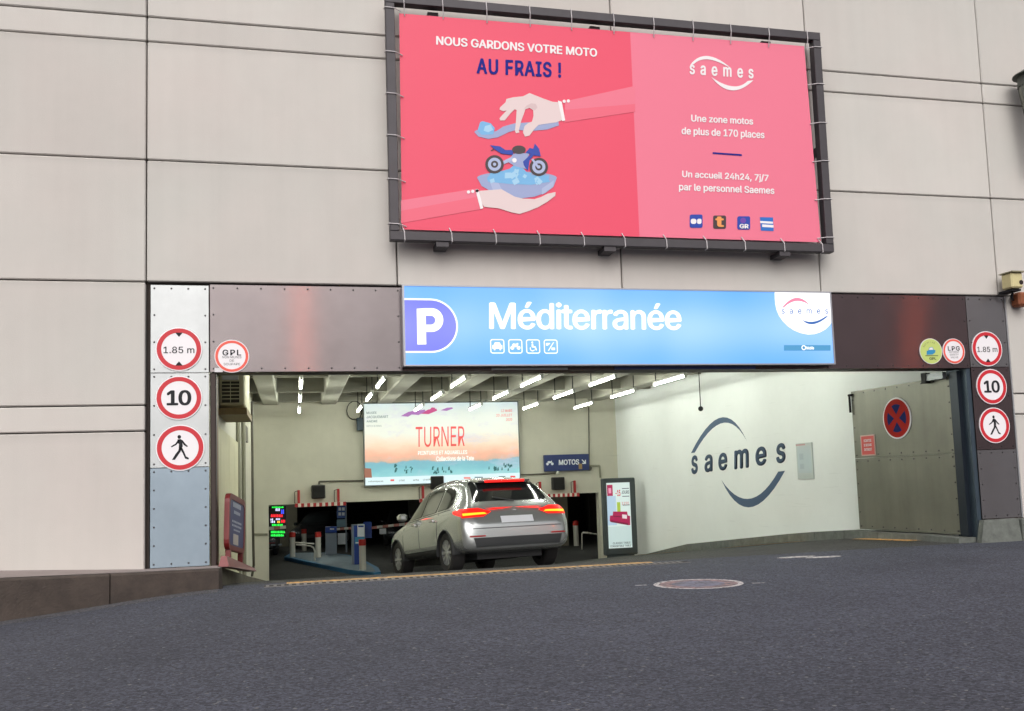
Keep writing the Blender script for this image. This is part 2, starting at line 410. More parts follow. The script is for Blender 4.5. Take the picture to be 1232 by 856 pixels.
# kerb along the right interior wall, following the ramp down
kerb3 = thing('kerb', (9.4, 6, -.4), 'low stained grey kerb running along the foot of the white wall', 'kerb')
y = .05
while y < 13.2:
    L = 1.0; a, b = y, y+L-.012
    def hh(y_): return (.07+.11*min(1, y_/4.5))*min(1, max(.02, (13.3-y_)/3.2))
    za, zb = ramp_z(a)+lift(9.3, a), ramp_z(b)+lift(9.3, b); k_ = MB()
    k_.hull8([(9.30,a,za-.05),(9.61,a,za-.05),(9.61,b,zb-.05),(9.30,b,zb-.05)], [(9.32,a,za+hh(a)),(9.61,a,za+hh(a)),(9.61,b,zb+hh(b)),(9.32,b,zb+hh(b))], M_KERBG)
    k_.build('kerb_stone', kerb3); y += L
# raised base along the left interior wall
kb4 = thing('kerb', (-.9, 1.5, .1), 'stained concrete upstand along the left inner wall, tapering down the ramp', 'kerb')
UP = [(.03, -.86, .325), (1.2, -.75, .16), (2.4, -.63, -.01), (4.4, -.43, -.27)]
for (a, wa, za), (b, wb, zb) in zip(UP, UP[1:]):
    k_ = MB(); k_.hull8([(XL+.01,a,-1.),(wa,a,-1.),(wb,b-.012,-1.),(XL+.01,b-.012,-1.)], [(XL+.01,a,za),(wa,a,za),(wb,b-.012,zb),(XL+.01,b-.012,zb)], mat('upstand_concrete', (112,106,90), .85, e=1.5, var=.25, scale=5, bump=.3))
    k_.build('kerb_stone', kb4)
# dusty gutter strip at the foot of the left kerb
M_GUT = asphalt('gutter_dust', (.088, .086, .094), (.25, .24, .23))
mb = MB(); mb.flat = True; GP = [tuple(along(FR, .2*q_)) for q_ in range(60)]; GP = [(x, y, 0) for x, y, z in GP]; n = len(GP); gv = []
for x, y, z in GP:
    for w in (-.01, .25, .55): gv.append((x, y-w, road_z(x, y-w)+(.009 if w < .5 else -.03)))
mb.add(gv, [(3*i+3+k, 3*i+4+k, 3*i+1+k, 3*i+k) for i in range(n-1) for k in (0, 1)], M_GUT); mb.build('gutter', kind='structure')
# painted lines
def worn(name, rgb, wear=.5, sc=14.):
    k = mat(name, rgb, .75, e=1.3); t = k.node_tree; b = t.nodes['Principled BSDF']
    g = t.nodes.new('ShaderNodeNewGeometry'); n1 = t.nodes.new('ShaderNodeTexNoise'); n1.inputs['Scale'].default_value = sc; n1.inputs['Detail'].default_value = 8; n1.inputs['Roughness'].default_value = .75
    t.links.new(g.outputs['Position'], n1.inputs['Vector'])
    r = t.nodes.new('ShaderNodeMapRange'); r.inputs[1].default_value = wear-.04; r.inputs[2].default_value = wear+.08; t.links.new(n1.outputs[0], r.inputs[0])
    mx = t.nodes.new('ShaderNodeMix'); mx.data_type = 'RGBA'; c = b.inputs['Base Color'].default_value[:]
    mx.inputs['A'].default_value = (.06, .058, .065, 1); mx.inputs['B'].default_value = c; t.links.new(r.outputs[0], mx.inputs['Factor']); t.links.new(mx.outputs['Result'], b.inputs['Base Color'])
    return k
M_YEL = worn('worn_yellow_paint', (232, 178, 96), .44)
mb = MB(); mb.flat = True
mb.add([(-.1, -.25, .104), (4.5, -.23, .104), (4.5, -.07, .104), (-.1, -.05, .104)], [(0, 1, 2, 3)], M_YEL)
mb.build('painted_line', label='worn yellow line painted across the top of the ramp beside the drain', cat='road marking')
M_YEL2 = worn('fresh_yellow_paint', (226, 170, 90), .36)
def side_line(y0, y1, lab, k=None):
    mb = MB(); mb.flat = True; n = 10
    ysx = [y0+(y1-y0)*i/n for i in range(n+1)]
    mb.add([(x, y, ramp_z(y)+lift(x, y)+.012) for y in ysx for x in (9.05, 9.31)], [(2*i, 2*i+1, 2*i+3, 2*i+2) for i in range(n)], k or M_YEL)
    mb.build('painted_line', label=lab, cat='road marking')
side_line(10.0, 15.2, 'faded yellow line painted on the ramp by the lit poster stand')
side_line(4.3, 7.6, 'bright yellow line painted beside the kerb under the big wall logo', M_YEL2)
side_line(.9, 2.4, 'worn yellow line painted beside the kerb below the open steel door')
M_WHT = worn('worn_white_paint', (225, 220, 218), .45, 18)
M_PRED = worn('worn_red_paint', (160, 128, 128), .46, 10); M_PBLU = worn('worn_blue_paint', (124, 124, 144), .45, 10)
RD = Plane((0, 0, .0965), (1, 0, 0), (0, 1, 0))
dm = thing('painted_roundel', (3.99, -2.8, .10), 'round faded red and blue no-parking roundel painted on the asphalt', 'road marking')
dz = road_z(4, -2.8)+.004-.0965
def flatq(name, pts, k, dd, par=None, **kw):
    b = MB(); flat_poly(b, RD, ccw(pts), k, dz+dd); return b.build(name, par, **kw)
b = MB(); ring(b, RD, 3.99, -2.8, .40, .455, M_WHT, dz); b.build('white_outline', dm)
b = MB(); ring(b, RD, 3.99, -2.8, .27, .40, M_PRED, dz); b.build('red_ring', dm)
flatq('blue_disc', ell(3.99, -2.8, .27, .27), M_PBLU, 0, dm)
flatq('paint_smear', [(3.38,-2.58),(3.50,-2.60),(3.50,-2.64),(3.38,-2.62)], M_WHT, 0, label='small white paint mark left of the painted roundel', cat='road marking')
flatq('paint_smear', [(4.47,-3.02),(4.60,-3.06),(4.60,-3.10),(4.47,-3.06)], M_WHT, 0, label='small white paint mark right of the painted roundel', cat='road marking')
for px_, w, lab in ((958, .28, 'left'), (991, .26, 'right')):
    a, c = RD.U(px_, 671); flatq('paint_smear', ell(a, c, w, .10, 14), M_WHT, 0, label=f'pale oval paint patch on the road before the white wall, {lab} one of the pair', cat='road marking')
# drain grate across the threshold
dg_ = thing('drain_grate', (4, -.38, .1), 'slotted metal drain grate running across the garage threshold', 'drain')
G_ = mat('grate_iron', (120, 116, 116), .6, .3, var=.2, scale=6)
mb = MB(); mb.box(-.35, 4.9, -.50, -.475, .06, .107, G_); mb.box(-.35, 4.9, -.285, -.26, .06, .107, G_); mb.build('frame', dg_)
mb = MB(); mb.box(-.35, 4.9, -.475, -.285, .0, .103, mat('drain_dark', (20, 18, 18), .9)); mb.build('channel', dg_)
mb = MB(); x = -.33
while x < 4.85: mb.box(x, x+.035, -.474, -.286, .1035, .109, G_); x += .085
mb.build('bars', dg_, kind='stuff')

# ================================================================== BUILDING
bld = thing('car_park_building', (0, .3, .3), 'pale precast concrete car park building with a wide vehicle entrance', 'building')
def panel_mat():
    k = mat('precast_concrete', (209, 204, 200), .82, var=.06, scale=.5, bump=.15, bscale=90, streak=.035)
    t = k.node_tree; b = t.nodes['Principled BSDF']; src = b.inputs['Base Color'].links[0].from_socket
    oi = t.nodes.new('ShaderNodeObjectInfo'); r = t.nodes.new('ShaderNodeMapRange'); r.inputs[3].default_value = .92; r.inputs[4].default_value = 1.03
    t.links.new(oi.outputs['Random'], r.inputs[0])
    g = t.nodes.new('ShaderNodeNewGeometry')
    n = t.nodes.new('ShaderNodeTexNoise'); n.inputs['Scale'].default_value = 11; n.inputs['Detail'].default_value = 10; n.inputs['Roughness'].default_value = .8
    t.links.new(g.outputs['Position'], n.inputs['Vector'])
    r2 = t.nodes.new('ShaderNodeMapRange'); r2.inputs[1].default_value = .62; r2.inputs[2].default_value = .72; r2.inputs[3].default_value = 1; r2.inputs[4].default_value = .90
    t.links.new(n.outputs[0], r2.inputs[0])
    mu = t.nodes.new('ShaderNodeMath'); mu.operation = 'MULTIPLY'; t.links.new(r.outputs[0], mu.inputs[0]); t.links.new(r2.outputs[0], mu.inputs[1])
    # darker just under each horizontal joint, at the top of every panel
    uv = t.nodes.new('ShaderNodeTexCoord'); sp = t.nodes.new('ShaderNodeSeparateXYZ'); t.links.new(uv.outputs['Generated'], sp.inputs[0])
    r3 = t.nodes.new('ShaderNodeMapRange'); r3.inputs[1].default_value = .93; r3.inputs[2].default_value = 1.; r3.inputs[3].default_value = 1; r3.inputs[4].default_value = .91
    t.links.new(sp.outputs['Z'], r3.inputs[0])
    mu2 = t.nodes.new('ShaderNodeMath'); mu2.operation = 'MULTIPLY'; t.links.new(mu.outputs[0], mu2.inputs[0]); t.links.new(r3.outputs[0], mu2.inputs[1])
    vm = t.nodes.new('ShaderNodeVectorMath'); vm.operation = 'SCALE'; t.links.new(src, vm.inputs[0]); t.links.new(mu2.outputs[0], vm.inputs['Scale'])
    # faint warm and cool casts drifting over the wall
    n5 = t.nodes.new('ShaderNodeTexNoise'); n5.inputs['Scale'].default_value = .45; n5.inputs['Detail'].default_value = 4; t.links.new(g.outputs['Position'], n5.inputs['Vector'])
    cr = t.nodes.new('ShaderNodeValToRGB'); cr.color_ramp.elements[0].position = .35; cr.color_ramp.elements[0].color = (1.0, .972, .955, 1); cr.color_ramp.elements[1].position = .65; cr.color_ramp.elements[1].color = (.965, .985, .965, 1)
    t.links.new(n5.outputs[0], cr.inputs[0]); vm2 = t.nodes.new('ShaderNodeVectorMath'); vm2.operation = 'MULTIPLY'; t.links.new(vm.outputs[0], vm2.inputs[0]); t.links.new(cr.outputs[0], vm2.inputs[1])
    t.links.new(vm2.outputs[0], b.inputs['Base Color']); return k
M_PC = panel_mat()
M_JOINT = mat('joint_dark', (70, 62, 58), .9)
rows = [-.1, 1.95, 2.255, 3.735, 5.235, 6.725, 7.04, 8.54, 10.03, 10.34, 11.84]
colx = [-16.64, -13.65, -10.66, -7.67, -4.68, -1.69, 1.30, 4.32, 7.315, 10.285, 13.27, 16.26, 19.25, 22.24, 25.23]
g = .008
for ci, (x0, x1) in enumerate(zip(colx, colx[1:])):
    for z0, z1 in zip(rows, rows[1:]):
        if z1 < 3.8:
            if x0 > -2 and x1 < 10.3: continue
            if x0 > 10 and x0 < 10.3: x0_ = 10.39
            else: x0_ = x0
        else: x0_ = x0
        mb = MB(); mb.box(x0_+g, x1-g, .0 + random.uniform(-.002, .002), .12, z0+g, z1-g, M_PC, .012); mb.build('facade_panel', bld)
mb = MB()
mb.box(-16.6, -1.66, .10, .45, -.3, 11.8, M_JOINT); mb.box(XR+.02, 25.2, .10, .45, -.3, 11.8, M_JOINT); mb.box(-1.66, XR+.02, .10, .45, 2.70, 11.8, M_JOINT)
mb.build('backing_wall', bld)
mb = MB(); mb.box(-16.6, 25.2, .45, 48, 4.4, 11.8, M_JOINT); mb.build('upper_storeys', bld)
M_IW = mat('painted_interior_wall', (224, 221, 204), .7, e=1.2, var=.09, scale=.6, bump=.08, bscale=40, streak=.025)
M_IWR = mat('white_interior_wall', (238, 242, 240), .6, e=1.05, var=.045, scale=.45, bump=.06, bscale=40, streak=.0)
def scuffs(k):
    t = k.node_tree; b = t.nodes['Principled BSDF']; src = b.inputs['Base Color'].links[0].from_socket; g = t.nodes.new('ShaderNodeNewGeometry')
    out = []
    for scv, lo, hi, dark in (((1, .9, 26), .67, .76, .90), ((.5, .35, .5), .6, .85, .93), ((9, 9, 9), .70, .78, .93)):
        mp = t.nodes.new('ShaderNodeMapping'); mp.inputs['Scale'].default_value = scv; t.links.new(g.outputs['Position'], mp.inputs[0])
        n = t.nodes.new('ShaderNodeTexNoise'); n.inputs['Scale'].default_value = 1; n.inputs['Detail'].default_value = 6; t.links.new(mp.outputs[0], n.inputs['Vector'])
        r = t.nodes.new('ShaderNodeMapRange'); r.inputs[1].default_value = lo; r.inputs[2].default_value = hi; r.inputs[3].default_value = 1; r.inputs[4].default_value = dark; t.links.new(n.outputs[0], r.inputs[0])
        vm = t.nodes.new('ShaderNodeVectorMath'); vm.operation = 'SCALE'; t.links.new(src, vm.inputs[0]); t.links.new(r.outputs[0], vm.inputs['Scale']); src = vm.outputs[0]
    t.links.new(src, b.inputs['Base Color'])
scuffs(M_IW); scuffs(M_IWR)
M_CEIL = mat('ceiling_concrete', (180, 178, 164), .8, e=1.4, var=.08, scale=2, bump=.2, bscale=30)
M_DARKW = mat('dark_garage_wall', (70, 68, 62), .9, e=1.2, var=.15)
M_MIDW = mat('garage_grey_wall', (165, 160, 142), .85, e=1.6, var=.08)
def part(name, par, *a, k=None, bev=0., **kw):
    b = MB(); b.box(*a, k, bev); return b.build(name, par, **kw)
part('left_wall', bld, XL-.3, XL, .455, YB, -1.7, 4.35, k=M_IW)
part('right_wall', bld, XW, XW+.3, .455, YB, -1.7, 4.35, k=M_IWR)
OX0, OX1, OZ = -.71, 8.98, .80
part('back_wall', bld, XL, OX0, YB, YB+.3, -1.7, 4.35, k=M_IW)
part('back_wall', bld, OX1, XW, YB, YB+.3, -1.7, 4.35, k=M_IW)
part('back_wall', bld, OX0, OX1, YB, YB+.3, OZ, 4.35, k=M_IW)
part('ceiling_slab', bld, XL-.3, XW+.3, .45, YB+.3, 4.1, 4.38, k=M_CEIL)
for i in range(7):
    cx = -.62+1.595*i
    part('ceiling_beam', bld, cx-.22, cx+.22, .47, YB-.01, 3.6, 4.12, k=M_CEIL, bev=.03)
for yy in (2.6, 6.0, 9.45, 12.85, 15.6):
    part('ceiling_rib', bld, XL+.01, XW-.01, yy-.09, yy+.09, 3.66, 4.11, k=M_CEIL)
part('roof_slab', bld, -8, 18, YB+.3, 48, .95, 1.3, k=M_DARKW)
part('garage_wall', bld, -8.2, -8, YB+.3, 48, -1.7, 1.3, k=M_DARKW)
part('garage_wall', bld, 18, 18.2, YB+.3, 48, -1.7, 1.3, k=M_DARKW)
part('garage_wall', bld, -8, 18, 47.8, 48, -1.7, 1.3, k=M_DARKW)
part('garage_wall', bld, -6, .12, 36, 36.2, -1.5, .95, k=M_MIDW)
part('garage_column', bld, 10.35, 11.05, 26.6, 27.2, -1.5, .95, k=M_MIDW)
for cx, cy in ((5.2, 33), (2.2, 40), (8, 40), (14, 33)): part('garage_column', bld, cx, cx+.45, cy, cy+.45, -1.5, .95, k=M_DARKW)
# jamb returns of the opening
M_JB = mat('jamb_blue_steel', (66, 80, 92), .45, .5, var=.15, scale=3)
M_JD = mat('jamb_dark_brown', (58, 46, 42), .5, .3, var=.2)
part('jamb', bld, 9.622, 9.688, .012, .45, .08, 2.70, k=M_JB)
part('jamb', bld, -.968, -.90, .012, .17, .1, 2.64, k=M_JD, bev=.01)
part('jamb', bld, -.95, -.915, .17, .55, .1, 2.64, k=mat('jamb_tan', (150, 118, 88), .6, var=.2))
part('lintel', bld, -.96, XR, .02, .45, 2.655, 2.70, k=M_JD)

# ------------------------------------------------------------------ steel cladding
def steel(name, rgb, rough=.38, var=.10, metal=.75):
    rough = .2; k = mat(name, rgb, rough, metal, var=var, scale=1.6, e=1.15, aniso=1.)
    t = k.node_tree; b = t.nodes['Principled BSDF']; g = t.nodes.new('ShaderNodeNewGeometry')
    tg = t.nodes.new('ShaderNodeCombineXYZ'); tg.inputs[2].default_value = 1; t.links.new(tg.outputs[0], b.inputs['Tangent']); b.inputs['Anisotropic'].default_value = 1.
    mp = t.nodes.new('ShaderNodeMapping'); mp.inputs['Scale'].default_value = (300, 300, 4)
    t.links.new(g.outputs['Position'], mp.inputs[0]); n = t.nodes.new('ShaderNodeTexNoise'); n.inputs['Scale'].default_value = 1
    t.links.new(mp.outputs[0], n.inputs['Vector']); r = t.nodes.new('ShaderNodeMapRange'); r.inputs[3].default_value = rough-.02; r.inputs[4].default_value = rough+.05
    t.links.new(n.outputs[0], r.inputs[0]); t.links.new(r.outputs[0], b.inputs['Roughness'])
    n2 = t.nodes.new('ShaderNodeTexNoise'); n2.inputs['Scale'].default_value = 1.1; t.links.new(g.outputs['Position'], n2.inputs['Vector'])
    bp = t.nodes.new('ShaderNodeBump'); bp.inputs['Strength'].default_value = .06; bp.inputs['Distance'].default_value = .03
    t.links.new(n2.outputs[0], bp.inputs['Height']); t.links.new(bp.outputs[0], b.inputs['Normal'])
    return k
S_LT = steel('galvanised_steel_pale', (178, 181, 182), metal=.45); S_LB = steel('galvanised_steel_bluish', (134, 148, 160), .45, metal=.45)
S_FP = steel('steel_reflection_pinkish', (124, 116, 117), .30); S_FD = steel('steel_reflection_dark', (92, 76, 76), .4)  # fascia tints carry painted reflections of dark buildings across the street
S_RG = steel('galvanised_steel_dull', (132, 128, 130), .45); S_RD = steel('steel_reflection_brown', (96, 82, 84), .42)  # the brown tint carries that painted reflection too
M_RIV = mat('rivet_steel', (72, 70, 72), .5, .6)
def sheet(par, x0, x1, z0, z1, k, name='steel_sheet', nx=4, nz=6, y=-.012, label=None):
    part(name, par, x0+.003, x1-.003, y, -.001 if y > -.05 else y+.01, z0+.003, z1-.003, k=k, bev=.003, label=label)
    b = MB(); e = .045
    P = set()
    for i in range(nx+1):
        for z in (z0+e, z1-e): P.add((round(x0+e+(x1-x0-2*e)*i/nx, 4), round(z, 4)))
    for i in range(nz+1):
        for x in (x0+e, x1-e): P.add((round(x, 4), round(z0+e+(z1-z0-2*e)*i/nz, 4)))
    for x, z in P: b.cyl((x, y+.003, z), (x, y-.008, z), .013, M_RIV, 8, .009)
    b.build('rivets', par, kind='stuff')
pilL = thing('steel_pilaster', (-1.3, 0, .34), 'pale riveted steel pilaster with three road signs, left of the entrance', 'pilaster')
sheet(pilL, -1.64, -.975, 2.635, 3.70, S_LT, nx=3, nz=3); sheet(pilL, -1.64, -.975, 1.51, 2.635, S_LT, nx=3, nz=3); sheet(pilL, -1.64, -.975, .345, 1.51, S_LB, nx=3, nz=5)
pilR = thing('steel_pilaster', (10.0, 0, .42), 'dark riveted steel pilaster with three road signs, right of the entrance', 'pilaster')
sheet(pilR, 9.69, 10.36, 2.655, 3.72, S_RG, nx=3, nz=3); sheet(pilR, 9.69, 10.36, 1.435, 2.655, S_RD, nx=3, nz=3); sheet(pilR, 9.69, 10.36, .43, 1.435, S_RG, nx=3, nz=4)
part('edge_strip', pilR, 10.364, 10.385, -.02, .0, .43, 3.72, k=mat('edge_galv', (175, 178, 182), .4, .6))
fasL = thing('steel_fascia', (.2, 0, 2.64), 'pinkish brushed steel fascia above the opening, left of the blue sign', 'fascia')
sheet(fasL, -.97, 1.345, 2.64, 3.715, S_FP, nx=8, nz=3)
fasM = thing('steel_fascia', (4.3, 0, 2.64), 'dark steel fascia strip showing just below the long blue sign', 'fascia')
sheet(fasM, 1.35, 7.33, 2.64, 3.715, S_FD, nx=18, nz=3)
part('blue_strip', fasM, 4.15, 6.2, -.035, -.016, 2.645, 2.685, k=mat('navy_strip', (28, 48, 110), .4))
part('grey_strip', fasM, 2.48, 3.5, -.035, -.016, 2.648, 2.676, k=mat('grey_strip', (160, 160, 160), .4, .4))
fasR = thing('steel_fascia', (8.5, 0, 2.64), 'dark brown steel fascia above the opening, right of the blue sign', 'fascia')
sheet(fasR, 7.34, 9.685, 2.64, 3.72, S_RD, nx=9, nz=3)
b = MB(); pl = facade(-.016); pxpoly(b, pl, [(258, 448), (268, 448), (268, 443), (258, 443)][::1], mat('white_sticker', (225, 222, 225), .5), 0)
b.build('sticker', fasL)

# ------------------------------------------------------------------ round road signs
M_SRED = mat('sign_red', (206, 26, 44), .5, var=.03); M_SWHT = mat('sign_white', (244, 240, 244), .35); M_SBLK = mat('sign_black', (26, 27, 34), .6, spec=.3)
M_ORED = mat('sign_orange_red', (238, 84, 66), .35); M_SBLU = mat('sign_blue', (14, 28, 100), .75, spec=.2); M_SGRN = mat('sticker_green', (196, 212, 120), .4)
def disc(par, pl, cx, cy, r, name='plate', d=.012, k=None):
    b = MB(); slab(b, pl, ell(cx, cy, r, r, 48), k or M_SWHT, 0, d); return b.build(name, par)
def round_sign(pxc, r, face, label, y=-.014, red=M_SRED, w=.24, pl=None, group=None, cat='road sign', name='road_sign'):
    pl = pl or facade(y); cx, cy = pl.U(*pxc)
    t = thing(name, pl.P(cx, cy-r), label, cat, group)
    disc(t, pl, cx, cy, r)
    if red:
        b = MB(); ring(b, pl, cx, cy, r*(1-w), r*.955, red, .0135); b.build('red_ring', t)
    face(t, pl, cx, cy, r); return t
def f_height(t, pl, cx, cy, r):
    b = MB(); text2(b, pl, '1.85 m', cx, cy-.01, r*1.32, r*.30, M_SBLK, .0138, .012); b.build('lettering', t)
    for s in (1, -1):
        b = MB(); flat_poly(b, pl, ccw([(cx-.16*r, cy+s*.76*r), (cx+.16*r, cy+s*.76*r), (cx, cy+s*.56*r)]), M_SBLK, .0138); b.build('arrow_mark', t)
def f_ten(t, pl, cx, cy, r):
    b = MB(); text2(b, pl, '10', cx, cy, r*.98, r*.66, M_SBLK, .0138, .035, .9); b.build('lettering', t)
def f_walk(t, pl, cx, cy, r):
    b = MB(); q = lambda pts: flat_poly(b, pl, ccw([(cx+a*r, cy+c*r) for a, c in pts]), M_SBLK, .0138)
    q(ell(-.04, .47, .075, .085, 16))
    q([(-.11, .36), (.01, .38), (.09, .30), (.10, .05), (.04, -.06), (-.06, -.02), (-.05, .16), (-.12, .22)])      # trunk
    q([(-.05, .0), (.05, .02), (.02, -.16), (-.10, -.34), (-.22, -.52), (-.34, -.52), (-.20, -.28), (-.08, -.12)])  # rear leg
    q([(-.03, -.02), (.08, .0), (.17, -.20), (.24, -.38), (.36, -.46), (.34, -.52), (.20, -.48), (.10, -.24)])      # front leg
    q([(-.08, .36), (-.02, .30), (-.16, .12), (-.36, .02), (-.38, .07), (-.20, .18)])                               # arm back
    q([(.03, .36), (.10, .32), (.20, .18), (.32, .06), (.28, .02), (.14, .12)])                                     # arm front
    b.build('walking_figure', t)
def f_gpl(head, lines):
    def f(t, pl, cx, cy, r):
        b = MB(); text2(b, pl, head, cx, cy+.22*r, r*1.05, r*.34, M_SBLK, .0138, .03, 1.2)
        for i, (s, w) in enumerate(lines): text2(b, pl, s, cx, cy-.06*r-i*.21*r, r*w, r*.14, M_SBLK, .0138, .0)
        b.build('lettering', t)
    return f
round_sign((215.5, 420.5), .262, f_height, '1.85 m height limit sign at the top of the pale left pilaster')
round_sign((215.5, 479), .262, f_ten, 'round 10 speed limit sign in the middle of the pale left pilaster')
round_sign((217, 539), .272, f_walk, 'no pedestrians sign, lowest on the pale left pilaster')
round_sign((1187, 420), .262, f_height, '1.85 m height limit sign at the top of the dark right pilaster')
round_sign((1192.5, 465.5), .262, f_ten, 'round 10 speed limit sign in the middle of the dark right pilaster')
round_sign((1196, 512), .262, f_walk, 'no pedestrians sign, lowest on the dark right pilaster')
round_sign((279, 429), .20, f_gpl('GPL', [('NON MUNIS', 1.1), ('DE', .25), ('SOUPAPE', .95)]), 'orange ringed round GPL sticker on the pinkish fascia at left', y=-.013, red=M_ORED, w=.20, cat='sign', name='round_sticker')
round_sign((1147, 423), .188, f_gpl('LPG', [('WITHOUT', .95), ('SAFETY', .8), ('VALVE', .7)]), 'orange ringed round LPG sticker on the dark fascia at right', y=-.013, red=M_ORED, w=.20, cat='sign', name='round_sticker')
def f_green(t, pl, cx, cy, r):
    disc(t, pl, cx, cy, r*.96, 'green_face', .0135, M_SGRN)
    b = MB()
    for i, ch in enumerate('Autorisé'):     # arched heading
        a = math.radians(155-i*12.5); vs, fs = glyphs(ch, .03); s = r*.26
        ca, sa = math.cos(a-math.pi/2), math.sin(a-math.pi/2); ox, oy = cx+.66*r*math.cos(a), cy+.66*r*math.sin(a)
        b.add([pl.P(ox+(v[0]*ca-v[1]*sa)*s, oy+(v[0]*sa+v[1]*ca)*s, .0145) for v in vs], fs, M_SBLK)
    text2(b, pl, 'GPL', cx+.02, cy-.58*r, r*.6, r*.2, M_SBLK, .0145, .03)
    flat_poly(b, pl, [(cx-.55*r, cy-.38*r), (cx+.6*r, cy-.38*r), (cx+.6*r, cy-.33*r), (cx-.55*r, cy-.33*r)], M_SBLK, .0145); b.flat = True
    b.build('lettering', t)
    b = MB(); q = lambda pts, k, d=.0145: flat_poly(b, pl, ccw([(cx+a*r, cy+c*r) for a, c in pts]), k, d)
    q([(-.42, -.28), (-.40, .02), (-.22, .08), (-.16, .28), (.14, .34), (.26, .12), (.40, .08), (.36, -.1), (.1, -.26)], mat('car_blue', (40, 140, 190), .4))
    q([(-.18, .1), (-.12, .25), (.12, .3), (.2, .12)], M_SWHT, .0155); b.build('car_drawing', t)
round_sign((1119.5, 423), .188, f_green, 'yellow green round sticker with a blue car drawing on the dark fascia', y=-.013, red=None, cat='sign', name='round_sticker')

# ------------------------------------------------------------------ long blue backlit sign
def backlit(name, rgb, strength, hot=.35, pale=(200, 228, 255)):
    k = emat(name, rgb, strength); t = k.node_tree; b = t.nodes['Principled BSDF']
    g = t.nodes.new('ShaderNodeNewGeometry'); sp = t.nodes.new('ShaderNodeSeparateXYZ'); t.links.new(g.outputs['Position'], sp.inputs[0])
    # tubes behind the face: brighter along the middle, weaker at the edges
    r = t.nodes.new('ShaderNodeMapRange'); r.interpolation_type = 'SMOOTHSTEP'; r.inputs[1].default_value = .0; r.inputs[2].default_value = .5; r.inputs[3].default_value = 1+hot; r.inputs[4].default_value = 1-hot*.9
    a = t.nodes.new('ShaderNodeMath'); a.operation = 'SUBTRACT'; a.inputs[1].default_value = 3.2; t.links.new(sp.outputs['Z'], a.inputs[0])
    a2 = t.nodes.new('ShaderNodeMath'); a2.operation = 'ABSOLUTE'; t.links.new(a.outputs[0], a2.inputs[0]); t.links.new(a2.outputs[0], r.inputs[0])
    mp = t.nodes.new('ShaderNodeMapping'); mp.inputs['Scale'].default_value = (.55, .1, .3); t.links.new(g.outputs['Position'], mp.inputs[0])
    n = t.nodes.new('ShaderNodeTexNoise'); n.inputs['Scale'].default_value = 1.6; n.inputs['Detail'].default_value = 1; t.links.new(mp.outputs[0], n.inputs['Vector'])
    r2 = t.nodes.new('ShaderNodeMapRange'); r2.inputs[1].default_value = .3; r2.inputs[2].default_value = .7; r2.inputs[3].default_value = .82*strength; r2.inputs[4].default_value = 1.22*strength; t.links.new(n.outputs[0], r2.inputs[0])
    mu = t.nodes.new('ShaderNodeMath'); mu.operation = 'MULTIPLY'; t.links.new(r.outputs[0], mu.inputs[0]); t.links.new(r2.outputs[0], mu.inputs[1])
    # where the tubes are closest the film washes out towards a paler tone
    mx = t.nodes.new('ShaderNodeMix'); mx.data_type = 'RGBA'; r3 = t.nodes.new('ShaderNodeMapRange'); r3.inputs[1].default_value = .55*strength; r3.inputs[2].default_value = 1.5*strength
    t.links.new(mu.outputs[0], r3.inputs[0]); t.links.new(r3.outputs[0], mx.inputs['Factor']); c0 = lin(rgb); mx.inputs['A'].default_value = (*c0, 1); mx.inputs['B'].default_value = (*lin(pale), 1)
    t.links.new(mx.outputs['Result'], b.inputs['Emission Color']); b.inputs['Emission Strength'].default_value = strength*.75; return k
M_BLIT = backlit('backlit_blue_face', (80, 158, 240), 1., .24, (178, 212, 255))
M_PLIT = backlit('backlit_violet_badge', (92, 100, 225), .95, .2, (160, 165, 245))
M_WLIT = emat('backlit_white', (252, 253, 255), 1.05)
M_RLIT = emat('backlit_pink', (235, 130, 160), .9); M_NLIT = emat('backlit_navy', (50, 105, 180), .8); M_TLIT = emat('backlit_teal', (72, 145, 190), .9)
M_ALU = mat('sign_aluminium', (168, 170, 178), .4, .6)
sg = thing('entrance_sign', (4.3, -.1, 2.68), 'long blue backlit Méditerranée parking sign above the entrance', 'sign')
mb = MB(); mb.box(1.335, 7.345, -.185, -.016, 2.685, 3.71, M_ALU, .006)
mb.build('light_box', sg)
mb = MB()
for a in ((1.335, 7.345, 3.695, 3.712), (1.335, 7.345, 2.682, 2.70)): mb.box(a[0], a[1], -.20, -.184, a[2], a[3], M_ALU)
mb.box(1.335, 1.36, -.20, -.184, 2.70, 3.695, M_ALU); mb.box(7.325, 7.345, -.20, -.184, 2.70, 3.695, M_ALU); mb.build('frame', sg)
SP = facade(-.187)
b = MB(); flat_poly(b, SP, [(1.36, 2.70), (7.325, 2.70), (7.325, 3.695), (1.36, 3.695)], M_BLIT, 0); b.build('sign_face', sg)
PX = lambda x, y: (480+x/6.16, 340+y/6.16)     # measured on an enlarged crop
x0, z0 = SP.U(*PX(48, 522)); _, z1 = SP.U(*PX(48, 118)); x1, _ = SP.U(*PX(437, 320)); rr = (z1-z0)/2
bp_ = [(1.362, z0)] + ell(x1-rr, (z0+z1)/2, rr, rr, 26, -90, 90) + [(1.362, z1)]
b = MB(); flat_poly(b, SP, bp_, M_WLIT, .002); b.build('badge_border', sg)
t_ = .022; bp2 = [(1.362, z0+t_)] + ell(x1-rr, (z0+z1)/2, rr-t_, rr-t_, 26, -90, 90) + [(1.362, z1-t_)]
b = MB(); flat_poly(b, SP, bp2, M_PLIT, .004); b.build('badge', sg)
b = MB(); flat_poly(b, SP, ccw([SP.U(*PX(*p)) for p in [(131, 196), (197, 192), (202, 460), (136, 461)]]), M_WLIT, .006)
